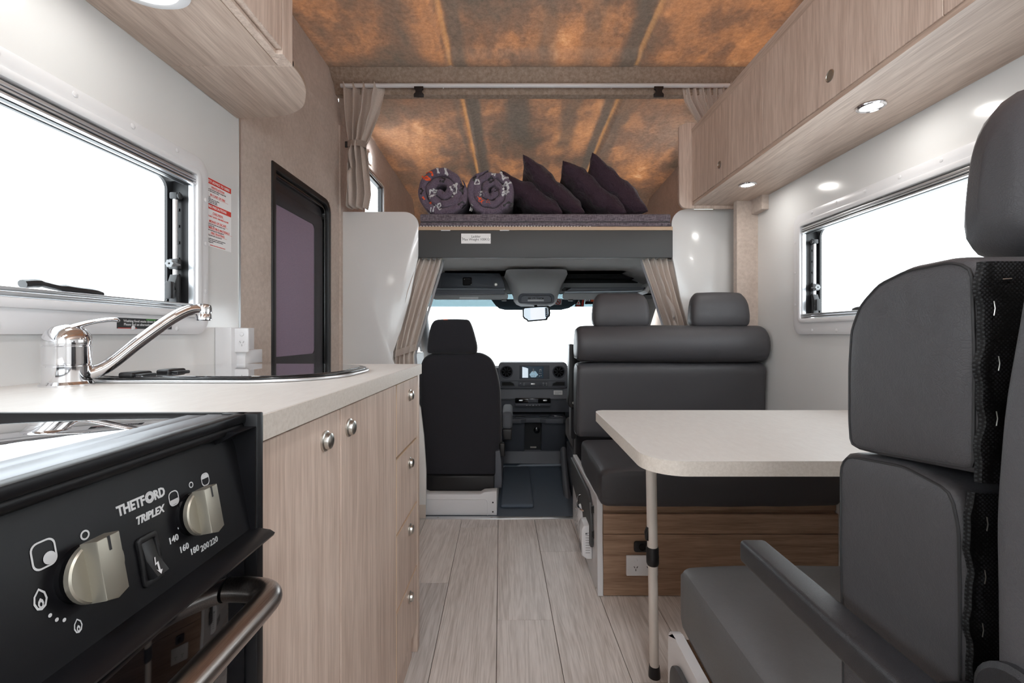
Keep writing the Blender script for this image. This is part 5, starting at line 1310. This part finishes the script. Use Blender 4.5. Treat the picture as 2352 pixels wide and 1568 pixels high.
# windscreen
WS = [(3.50, QZ(672, 3.5)), (4.22, .70)]
d = (WS[1][0]-WS[0][0], WS[1][1]-WS[0][1])
w = thing('window_8', 'windscreen of the cab', None, (.155, 3.9, .7), kind='structure')
bm = nb(); prism(bm, [WS[0], WS[1], (WS[1][0]+.006, WS[1][1]), (WS[0][0]+.006, WS[0][1])], 'x', CX0-.02, CX1+.02); obj('pane', bm, M['glass'], w, smooth=False)
def ws_pt(z, o=-.002): q = (z-WS[0][1])/d[1]; return WS[0][0]+q*d[0]+o
zA, zB_ = 1.312, QZ(704, 3.60)
bm = nb(); prism(bm, [(ws_pt(zA), zA), (ws_pt(zB_), zB_), (ws_pt(zB_)-.001, zB_), (ws_pt(zA)-.001, zA)], 'x', CX0, CX1); obj('tinted_band', bm, M['tint'], w, smooth=False)
# sensor patch in black ceramic dots behind the mirror
o = [(QX(px, 3.6), QZ(py, 3.6)) for px, py in ((1128, 688), (1332, 688), (1318, 700), (1308, 707), (1290, 711), (1160, 711), (1146, 708), (1138, 701))]
bm = nb(); lo = [bm.verts.new((x, ws_pt(z, -.004), z)) for x, z in o]; bm.faces.new(lo)
bmesh.ops.solidify(bm, geom=bm.faces[:], thickness=.001); obj('sensor_patch', bm, plain('ceramic_dot_patch', srgb(70, 84, 92), .5), w, smooth=False)
# sloping windscreen sides
for X, s in ((CX0, 1), (CX1, -1)):
    bm = nb(); tube(bm, [(X+s*.0, ws_pt(.70)+.0, .70), (X+s*.05, ws_pt(1.30), 1.30)], .045, 12); obj('trim_7', bm, M['cab_grey'], kind='structure')
# windscreen stickers
def ws_box(bm, px0, px1, py0, py1, o):
    z0, z1 = QZ(py1, 3.58), QZ(py0, 3.58); x0, x1 = QX(px0, 3.58), QX(px1, 3.58)
    vs = [bm.verts.new((x, ws_pt(z, o), z)) for x, z in ((x0, z0), (x1, z0), (x1, z1), (x0, z1))]; f = bm.faces.new(vs)
    bmesh.ops.solidify(bm, geom=[f], thickness=.0006)
t = thing('no_smoking_sticker', 'no smoking sticker on the windscreen beside the mirror', 'sticker', (QX(1282, 3.58), 3.58, 1.22))
bm = nb(); ws_box(bm, 1273.5, 1290, 686.5, 699.5, -.006); obj('sheet', bm, M['paper'], t, smooth=False)
zc, xc = QZ(693, 3.58), QX(1281.8, 3.58)
bm = nb(); n = 24
A = [bm.verts.new((xc+.021*math.cos(2*PI*i/n), ws_pt(zc+.021*math.sin(2*PI*i/n), -.0072), zc+.021*math.sin(2*PI*i/n))) for i in range(n)]
B = [bm.verts.new((xc+.016*math.cos(2*PI*i/n), ws_pt(zc+.016*math.sin(2*PI*i/n), -.0072), zc+.016*math.sin(2*PI*i/n))) for i in range(n)]
for i in range(n): bm.faces.new((A[i], A[(i+1) % n], B[(i+1) % n], B[i]))
vs = [bm.verts.new((xc+a, ws_pt(zc+b, -.0074), zc+b)) for a, b in ((-.0140, .0100), (-.0105, .0135), (.0140, -.0100), (.0105, -.0135))]; bm.faces.new(vs)
obj('red_sign', bm, M['red'], t, smooth=False)
bm = nb()
for a, b, c_, e in ((-.012, .006, -.004, .001), (.008, .012, -.004, .001), (.006, .008, .002, .008)):
    vs = [bm.verts.new((xc+p, ws_pt(zc+q, -.0070), zc+q)) for p, q in ((a, c_), (b, c_), (b, e), (a, e))]; bm.faces.new(vs)
obj('cigarette', bm, M['ink'], t, smooth=False)
t = thing('warning_sticker', 'black and red warning sticker on the windscreen right of the mirror', 'sticker', (QX(1331, 3.58), 3.58, 1.2))
bm = nb(); ws_box(bm, 1321.5, 1342, 688, 703.5, -.006); obj('sheet', bm, M['ink'], t, smooth=False)
bm = nb()
def ws_poly(bm, pts, o):
    bm.faces.new([bm.verts.new((QX(px, 3.58), ws_pt(QZ(py, 3.58), o), QZ(py, 3.58))) for px, py in pts])
ws_poly(bm, [(1328.5, 689), (1334, 699), (1323.5, 699)], -.0070); obj('white_triangle', bm, M['paper'], t, smooth=False)
bm = nb(); ws_poly(bm, [(1336.5, 689), (1340.5, 689), (1340.5, 702), (1336.5, 702)], -.0070); ws_poly(bm, [(1324, 700.5), (1333, 700.5), (1333, 702.5), (1324, 702.5)], -.0070); ws_poly(bm, [(1328.5, 692), (1331, 697), (1326, 697)], -.0074); obj('red_marks', bm, M['red'], t, smooth=False)
t = thing('height_sticker', 'black and orange sticker on the windscreen next to the headrest', 'sticker', (QX(1355, 3.58), 3.58, 1.2))
bm = nb(); ws_box(bm, 1343.5, 1366, 687, 698, -.006); obj('sheet', bm, M['ink'], t, smooth=False)
bm = nb(); ws_poly(bm, [(1356, 687.5), (1365.5, 687.5), (1365.5, 693), (1356, 693)], -.0070); obj('orange_field', bm, M['orange'], t, smooth=False)
bm = nb(); ws_poly(bm, [(1345, 688), (1348.5, 688), (1348.5, 692), (1345, 692)], -.0070); ws_poly(bm, [(1350.5, 688), (1354, 688), (1354, 692), (1350.5, 692)], -.0070); obj('white_marks', bm, M['paper'], t, smooth=False)

# rear-view mirror with camera display
ym_ = 3.36
t = thing('rear_view_mirror', 'rear-view mirror with a bright camera display on the windscreen', 'mirror', (QX(1232, ym_), ym_, QZ(736, ym_)))
rot = Matrix.Translation((QX(1232, ym_), ym_, QZ(720, ym_))) @ Matrix.Rotation(math.radians(-2.5), 4, 'Y') @ Matrix.Rotation(math.radians(4), 4, 'Z') @ Matrix.Diagonal((1, 1, 1.16, 1))
hs = [(-.100, .034), (-.092, .044), (-.04, .046), (.04, .049), (.092, .048), (.104, .040), (.106, .0), (.101, -.020), (.086, -.030), (.080, -.044), (-.066, -.050), (-.074, -.038), (-.092, -.030), (-.102, -.015)]
bm = nb(); prism(bm, hs, 'y', 0, .030, .008, 3); obj('housing', bm, M['black'], t, xf=rot)
gl_ = [(p[0]*.88-.004, p[1]*.82) for p in hs]
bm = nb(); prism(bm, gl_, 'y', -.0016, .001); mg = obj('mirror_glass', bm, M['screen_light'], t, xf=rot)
bm = nb(); prism(bm, rrect(-.044, .062, -.036, .034, .003), 'y', -.0026, -.0017); obj('display', bm, plain('display_white', (.9, .93, .97, 1), .3, emit=.5), mg, xf=rot)
bm = nb(); prism(bm, rrect(.066, .084, -.024, .036, .003), 'y', -.0028, -.0017); obj('control_strip', bm, plain('strip_blue', srgb(40, 66, 92), .3), mg, xf=rot)
bm = nb()
for i in range(4): lathe(bm, (.075, -.0029, .028-.014*i), (0, -1, 0), [(.0028, 0), (.0028, .0004), (0, .0005)], 8)
obj('control_symbols', bm, M['paper'], mg, xf=rot)
bm = nb(); tube(bm, [(0, .012, .044), (0, .03, .055), (0, .14, .062)], .012, 12); obj('stem', bm, M['black'], t, xf=rot)

# dashboard
yd = 3.45
t = thing('dashboard', 'dark grey van dashboard with screen, round vents and cup holders', 'dashboard', (.15, 3.6, .0))
def dbx(bm, px0, px1, py0, py1, y0, y1, r=.004, seg=2, yref=None):
    y = yref or y0; box(bm, QX(px0, y), QX(px1, y), y0, y1, QZ(py1, y), QZ(py0, y), r, seg)
bm = nb(); prism(bm, [(yd+.06, .735), (yd+.10, .752), (4.18, .70), (4.18, .60), (yd+.10, .60), (yd+.03, .66)], 'x', CX0+.01, CX1-.01, .004, 2); obj('top_deck', bm, M['cab_dark'], t)
bm = nb(); prism(bm, rrect(QX(1145, yd), QX(1303, yd), QZ(892.5, yd), QZ(832, yd), .028, 8), 'y', yd, yd+.16, .010, 3); cc = obj('centre_panel', bm, M['cab_mid'], t)
bm = nb(); ring(bm, rrect(QX(1149, yd), QX(1299.5, yd), QZ(889, yd), QZ(873.5, yd), .016, 6), rrect(QX(1150.5, yd), QX(1298, yd), QZ(887.5, yd), QZ(875, yd), .012, 6), 'y', yd-.006, yd+.002, .0015); obj('lower_surround', bm, M['cab_dark'], cc)
for px in (1163.5, 1283.5):
    x, z = QX(px, yd), QZ(853.5, yd)
    bm = nb(); lathe(bm, (x, yd-.0, z), (0, -1, 0), [(.049, 0), (.049, .010), (.045, .014), (.041, .012), (.039, .004), (.039, .0)], 36); vn = obj('air_vent', bm, M['steel'] if False else M['cab_dark'], cc)
    bm = nb(); lathe(bm, (x, yd, z), (0, -1, 0), [(.0385, 0), (.0385, .0015), (.037, .0022), (0, .0022)], 28); obj('vent_bowl', bm, M['vent'], vn)
    bm = nb(); lathe(bm, (x, yd-.002, z), (0, -1, 0), [(.011, 0), (.011, .006), (.007, .008), (0, .008)], 18); obj('vent_hub', bm, M['vent'], vn)
    for i in range(8):
        a = 2*PI*i/8+.3; b = nb(); box(b, .011, .037, -.0065, -.003, -.0011, .0011)
        bmesh.ops.transform(b, matrix=Matrix.Translation((x, yd, z)) @ Matrix.Rotation(a, 4, 'Y'), verts=b.verts); obj('vent_blade', b, M['cab_dark'], vn)
    bm = nb(); lathe(bm, (x, yd-.0135, z), (0, -1, 0), [(.0458, 0), (.0450, .0015), (.0438, .0005)], 36, caps=False); obj('vent_ring', bm, plain('satin_dark_chrome', (.25, .26, .28, 1), .25, .9), vn)
bm = nb(); dbx(bm, 1193, 1262, 839, 870, yd-.004, yd+.004, .002); scf = obj('screen_bezel', bm, M['cab_dark'], cc)
bm = nb(); dbx(bm, 1199, 1248, 841, 868, yd-.0055, yd-.0041, .0005, 1, yd); sc_ = obj('screen', bm, M['screen_dark'], scf)
def on_screen(name, polys, mat, dy=.0058):
    bm = nb()
    for P in polys: bm.faces.new([bm.verts.new((QX(px, yd), yd-dy, QZ(py, yd))) for px, py in P])
    obj(name, bm, M[mat], scf, smooth=False)
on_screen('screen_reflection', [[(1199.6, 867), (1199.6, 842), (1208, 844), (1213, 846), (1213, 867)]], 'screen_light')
on_screen('screen_glow', [[(1216, 860), (1222, 852), (1230, 852), (1236, 860), (1230, 866), (1220, 866)]], 'screen_blue')
on_screen('screen_icons', [[(1224, 846), (1225.3, 846), (1225.3, 853), (1224, 853)], [(1222, 853), (1228, 853), (1228, 854.2), (1222, 854.2)], [(1239, 848), (1243, 847), (1243, 853), (1242.3, 853), (1242.3, 848.5), (1239.7, 849), (1239.7, 854), (1239, 854)], [(1237.5, 856.5), (1244, 856.5), (1244, 857.3), (1237.5, 857.3)],
                           [(1221, 862), (1223, 862), (1223, 864), (1221, 864)], [(1226, 862), (1228, 862), (1228, 864), (1226, 864)], [(1238, 862), (1240, 862), (1240, 864), (1238, 864)], [(1242, 861), (1244, 861), (1243, 864)]], 'print', .0062)
for a, b, fl in ((1151, 1183, 1), (1267, 1299, -1)):
    P = [(a, 875.5), (b-11, 875.5), (b-2, 880), (b, 886.5), (a, 886.5)] if fl > 0 else [(b, 875.5), (a+11, 875.5), (a+2, 880), (a, 886.5), (b, 886.5)]
    P = [(QX(p, yd), QZ(q, yd)) for p, q in P]; c0 = (sum(p[0] for p in P)/5, sum(p[1] for p in P)/5)
    inn = [(c0[0]+(p[0]-c0[0])*.88, c0[1]+(p[1]-c0[1])*.76) for p in P]
    bm = nb(); ring(bm, P, inn, 'y', yd-.008, yd+.002, .001); pk = obj('pocket_rim', bm, M['cab_dark'], cc)
    bm = nb(); prism(bm, inn, 'y', yd-.0045, yd-.001); obj('pocket', bm, plain('pocket_black', srgb(10, 10, 11), .7), pk)
bm = nb(); dbx(bm, 1190, 1259, 876.5, 887, yd-.006, yd, .002); ks_ = obj('key_strip', bm, M['cab_dark'], cc)
bm = nb()
for a, b, c_, e in ((1194, 1197, 879, 880), (1202, 1205, 878.8, 880), (1202, 1205, 883, 884), (1246, 1250, 878.8, 880), (1253, 1257, 878.8, 880), (1247, 1249, 883, 884), (1254, 1257, 883, 884)): box(bm, QX(a, yd), QX(b, yd), yd-.0064, yd-.006, QZ(e, yd), QZ(c_, yd))
obj('key_symbols', bm, M['print'], ks_, smooth=False)
def thumb_roller(px, py, par):
    bm = nb(); x, z = QX(px, yd), QZ(py, yd); prism(bm, rrect(x-.017, x+.017, z-.0055, z+.0055, .005), 'y', yd-.012, yd-.006, .0015); obj('roller_switch', bm, M['alu'], par)
thumb_roller(1224, 881.5, ks_)
bm = nb(); prism(bm, [(yd+.03, QZ(893, yd)), (yd+.012, QZ(916, yd)), (yd+.02, QZ(919, yd)), (yd+.10, QZ(919, yd)), (yd+.10, QZ(893, yd))], 'x', CX0+.01, CX1-.01, .004, 2); obj('knee_band', bm, M['cab_mid'], t)
bm = nb(); prism(bm, [(yd+.03, QZ(920, yd)), (yd+.04, QZ(948, yd)), (yd+.20, QZ(948, yd)), (yd+.20, QZ(920, yd))], 'x', CX0+.01, CX1-.01, .003, 2); obj('lower_band', bm, M['cab_dark'], t)
yl = yd+.015
bm = nb(); dbx(bm, 1271.5, 1292, 896.5, 906.5, yl-.004, yl-.001, .001, 1); lb_ = obj('label_plate', bm, M['paper'], t)
bm = nb()
for i in range(4): box(bm, QX(1274, yl), QX(1289.5-(i == 3)*6, yl), yl-.0046, yl-.0041, QZ(899.6+i*1.7, yl), QZ(899+i*1.7, yl))
obj('label_print', bm, plain('grey_print', srgb(150, 150, 155)), lb_)
ysw = yd-.01
bm = nb(); dbx(bm, 1183, 1265, 914.5, 925.5, ysw, yd+.05, .006, 2); s1 = obj('switch_bar', bm, M['gloss_black'], t)
bm = nb(); dbx(bm, 1183, 1265, 926, 933.5, ysw-.006, yd+.05, .006, 2); obj('button_row', bm, M['cab_dark'], t)
bm = nb(); dbx(bm, 1213, 1236, 916, 924.5, ysw-.003, ysw, .003, 2); obj('switch_window', bm, M['cab_dark'], s1)
for px in (1196.5, 1252):
    bm = nb(); x, z = QX(px, ysw), QZ(919.5, ysw); prism(bm, rrect(x-.016, x+.016, z-.0055, z+.0055, .005), 'y', ysw-.006, ysw, .0015); obj('roller_switch', bm, M['alu'], s1)
bm = nb()
for px in (1210, 1217.5, 1224.5, 1232, 1239):
    x, z = QX(px, ysw), QZ(930, ysw)
    if px == 1224.5: bm.faces.new([bm.verts.new((x+a, ysw-.0068, z+b)) for a, b in ((-.006, -.004), (.006, -.004), (0, .006))])
    else: box(bm, x-.004, x+.004, ysw-.0068, ysw-.0062, z-.0018, z+.0018)
obj('button_symbols', bm, M['print'], s1, smooth=False)
# cup holder tray
yc0, yc1 = 3.30, 3.50; zt_ = QZ(956, 3.40)
tray = [(QX(1150, 3.35), yc1+.12), (QX(1150, 3.35), yc0+.04), (QX(1165, 3.35), yc0), (QX(1196, 3.35), yc0), (QX(1208, 3.35), yc0+.035), (QX(1240, 3.35), yc0+.035), (QX(1252, 3.35), yc0), (QX(1292, 3.35), yc0), (QX(1301, 3.35), yc0+.04), (QX(1301, 3.35), yc1+.12)]
bm = nb(); prism(bm, tray, 'z', .345, zt_, .008, 3); ty_ = obj('cup_tray', bm, M['cab_dark'], t)
for px, py in ((1173, 963), (1194, 963), (1248, 961), (1274, 960)):
    bm = nb(); yc_ = 3.385; x = QX(px, yc_)
    lathe(bm, (x, yc_, zt_-.0), (0, 0, 1), [(.042, 0), (.042, .004), (.039, .006), (.036, .004), (.036, .0006), (0, .0006)], 28); ch = obj('cup_holder', bm, M['cab_dark'], ty_)
    bm = nb(); lathe(bm, (x, yc_, zt_+.0008), (0, 0, 1), [(.0355, 0), (.0355, .0008), (0, .0008)], 24); obj('cup_well', bm, M['pocket'] if 'pocket' in M else plain('well_black', srgb(12, 13, 15), .4), ch)
bm = nb(); prism(bm, [(3.34, .344), (3.38, .20), (3.46, .085), (3.70, .085), (3.70, .344)], 'x', QX(1150, 3.35), QX(1205, 3.4), .012, 3)
prism(bm, [(3.34, .344), (3.38, .20), (3.46, .10), (3.70, .10), (3.70, .344)], 'x', QX(1243, 3.4), QX(1300, 3.35), .012, 3); lowc = obj('lower_console', bm, M['cab_dark'], t)
bm = nb(); box(bm, QX(1204, 3.4), QX(1244, 3.4), 3.46, 3.70, .085, .344); bk_ = obj('console_recess', bm, plain('recess_black', srgb(26, 28, 32), .6), t)
bm = nb(); lathe(bm, (QX(1233, 3.45), 3.459, QZ(988, 3.45)), (0, -1, 0), [(.024, 0), (.024, .006), (.018, .009), (0, .009)], 20); obj('power_outlet', bm, M['gloss_black'], bk_)
bm = nb(); box(bm, QX(1218, 3.45), QX(1232, 3.45), 3.452, 3.459, QZ(1028.5, 3.45), QZ(1025.5, 3.45)); obj('floor_clip', bm, M['steel'], bk_)
bm = nb(); prism(bm, [(3.40, .03), (3.44, .11), (3.75, .24), (3.75, .02)], 'x', QX(1146, 3.4), QX(1302, 3.4), .006, 2); obj('foot_ramp', bm, M['cab_mid'], t)
bm = nb(); box(bm, CX0+.01, CX1-.01, 3.72, 3.78, .02, .70); box(bm, CX0+.01, QX(1146, 3.4), 3.60, 3.75, .05, .66, .01); box(bm, QX(1304, 3.4), CX1-.01, 3.60, 3.75, .05, .66, .01); obj('bulkhead', bm, M['cab_dark'], t)
# keys left in the cup holder
t = thing('key_bunch', 'bunch of silver keys lying on the right cup holder of the dashboard', 'keys', (QX(1278, 3.36), 3.36, zt_+.006))
kz = zt_+.0075; kx = QX(1276, 3.36)
bm = nb(); P = [(kx+.012*math.cos(a), 3.36+.012*math.sin(a), kz+.002) for a in frange(0, 2*PI, 16)]; tube(bm, P, .0015, 6); obj('ring', bm, M['chrome'], t)
for a, l in ((-.3, .055), (.25, .045), (2.2, .035)):
    bm = nb(); m_ = Matrix.Translation((kx, 3.36, kz)) @ Matrix.Rotation(a, 4, 'Z')
    prism(bm, rrect(.010, .028, -.009, .009, .006, 4), 'z', -.001, .0015); box(bm, .027, l, -.0035, .0035, -.001, .0015); obj('key', bm, M['chrome'], t, xf=m_)

# front passenger seat seen from behind
sy = 2.60
t = thing('passenger_seat', 'black front passenger seat seen from behind through the cab opening', 'seat', (-.30, sy, 0))
ol = [(1010, 812), (1000, 812), (985, 815), (973, 822), (966, 834), (962, 860), (962, 900), (965, 950), (970, 1010), (974, 1060), (977, 1115), (1133, 1117), (1142, 1112), (1147, 1060), (1150, 1000), (1149, 950), (1147, 900), (1142, 868), (1134, 840), (1124, 824), (1108, 815), (1094, 812), (1052, 811)]
zb, zt2 = .145, .886
def seat_back(pts, y0, y1, r):
    o = [(QX(p.x, sy), QZ(p.y, sy)) for p in smooth_path([(a, b, 0) for a, b in pts], 3)]
    return pad(dense(o, .012), y0, y1, r)
bm = seat_back(ol, 2.60, 2.72, .032)
for v in bm.verts:
    q = (v.co.z-.14)/.75; v.co.y += -.05*(1-q)*0 + .05*q*.4
obj('backrest', bm, M['cloth_black'], t, angle=50)
bm = nb(); o = [(QX(px, sy), QZ(py, sy)) for px, py in ((976, 1088), (1136, 1088), (1136, 1122), (1118, 1130), (1000, 1130), (976, 1126))]; prism(bm, o, 'y', 2.565, 2.61, .008, 3); obj('lower_cover', bm, M['black'], t)
hl = [(996, 737), (1010, 734), (1066, 734), (1076, 738), (1084, 758), (1093, 795), (1092, 806), (1084, 811), (990, 811), (982, 806), (981, 797), (985, 765), (990, 745)]
o = [(QX(p.x, sy), QZ(p.y, sy)) for p in smooth_path([(a, b, 0) for a, b in hl], 3)]; bm = pad(dense(o, .008), 2.60, 2.70, .03); hd = obj('headrest', bm, M['cloth_black'], t, angle=50)
bm = nb()
for px in (1019, 1060): tube(bm, [(QX(px, sy), 2.655, .87), (QX(px, sy), 2.655, .92)], .007, 8)
obj('headrest_post', bm, M['steel'], t)
bm = nb(); box(bm, QX(1018, sy), QX(1027, sy), 2.615, 2.63, QZ(735.5, sy), QZ(733, sy)); obj('red_tag', bm, M['orange'], hd)
bm = cushion(QX(975, sy), QX(1145, sy), 2.72, 3.20, .30, .43, .03); obj('seat_cushion', bm, M['cloth_black'], t)
bm = nb(); prism(bm, [(QX(p, sy), QZ(q, sy)) for p, q in ((1138, 1035), (1148, 1032), (1152, 1060), (1153, 1110), (1152, 1118), (1126, 1118), (1128, 1098), (1138, 1085))], 'y', 2.585, 3.0, .004, 2); obj('side_trim', bm, M['cab_dark'], t)
bm = nb(); box(bm, QX(1147, sy), QX(1160, sy), 2.60, 2.64, QZ(1049, sy), QZ(1018, sy), .008, 3); obj('recline_lever', bm, M['black'], t)
bm = nb(); xa, xb = QX(1153, 2.66), QX(1177, 2.66); box(bm, xa, xb, 2.66, 2.98, QZ(987, 2.66), QZ(946, 2.66), .020, 4); am = obj('armrest', bm, plain('armrest_grey_cloth', srgb(88, 92, 98), .85), t)
bm = nb(); prism(bm, [(xa+.002, QZ(985, 2.66)), (xb-.002, QZ(985, 2.66)), (xb-.006, QZ(1010, 2.66)), (xa+.010, QZ(1010, 2.66))], 'y', 2.655, 2.72, .006, 3); obj('armrest_bracket', bm, M['black'], am)
# white pressed seat box
bm = nb(); o = [(QX(973, 2.5), 0.001), (QX(973, 2.5), QZ(1131, 2.5)), (QX(984, 2.5), QZ(1135, 2.5)), (QX(1103, 2.5), QZ(1135, 2.5)), (QX(1112, 2.5), QZ(1130, 2.5)), (QX(1141, 2.5), QZ(1128, 2.5)), (QX(1141, 2.5), .001)]
prism(bm, o, 'y', 2.50, 2.56, .003, 2); box(bm, QX(973, 2.5), QX(1141, 2.5), 2.56, 3.05, .001, .11, .002)
tb = thing('seat_box', 'white pressed metal seat box under the passenger seat', 'seat base', (-.28, 2.7, 0)); obj('body', bm, M['white_matt'], tb)
bm = nb(); ring(bm, rrect(QX(974, 2.5), QX(1121, 2.5), -.03, QZ(1145, 2.5), .02), rrect(QX(974, 2.5), QX(1119, 2.5), -.03, QZ(1147, 2.5), .017), 'y', 2.496, 2.501, .0008)
for v in list(bm.verts):
    if v.co.z < .002: v.co.z = .002
obj('pressing', bm, M['white_matt'], tb)
for py in (1153.5, 1175):
    bm = nb(); lathe(bm, (QX(1132, 2.5), 2.4995, QZ(py, 2.5)), (0, -1, 0), [(.0045, 0), (.0045, .0005), (0, .0006)], 12); obj('hole', bm, M['ink'], tb)
# driver seat with its armrest folded up
t = thing('driver_seat', 'driver seat with raised black armrest behind the charcoal bench', 'seat', (.6, 2.7, 0))
ya = 2.52
bm = nb(); box(bm, .36, .82, 2.62, 2.76, .16, .88, .04, 4); obj('backrest', bm, M['cloth_black'], t)
bm = nb(); box(bm, .36, .82, 2.76, 3.20, .28, .42, .03, 3); obj('seat_cushion', bm, M['cloth_black'], t)
bm = nb(); box(bm, .36, .82, 2.56, 3.1, .001, .27, .004); obj('seat_box', bm, M['cab_dark'], t)
bm = nb(); o = [(QX(px, ya), QZ(py, ya)) for px, py in ((1308, 793), (1311, 790), (1324, 791), (1326, 796), (1326, 920), (1324, 934), (1310, 936), (1305, 928), (1305, 917), (1307, 905))]
prism(bm, o, 'y', ya+.0, ya+.09, .006, 3); ar = obj('armrest', bm, M['black'], t)
bm = nb(); lathe(bm, (QX(1317, ya), ya, QZ(925, ya)), (0, -1, 0), [(.007, 0), (.007, .003), (0, .004)], 14); obj('pivot_bolt', bm, M['steel'], ar)
bm = nb(); box(bm, QX(1313, ya), QX(1326, ya), ya+.03, ya+.12, QZ(1012, ya), QZ(938, ya), .012, 3); obj('side_bolster', bm, M['cloth_black'], t)
bm = nb(); P = [(1294, 1034, 3.2), (1296, 1060, 3.1), (1300, 1110, 2.9), (1306, 1160, 2.75), (1312, 1185, 2.6)]
tube(bm, smooth_path([(QX(a, y), y, QZ(b, y)) for a, b, y in P], 6), .022, 12, 1, 1.6); obj('base_trim', bm, M['cab_mid'], t)
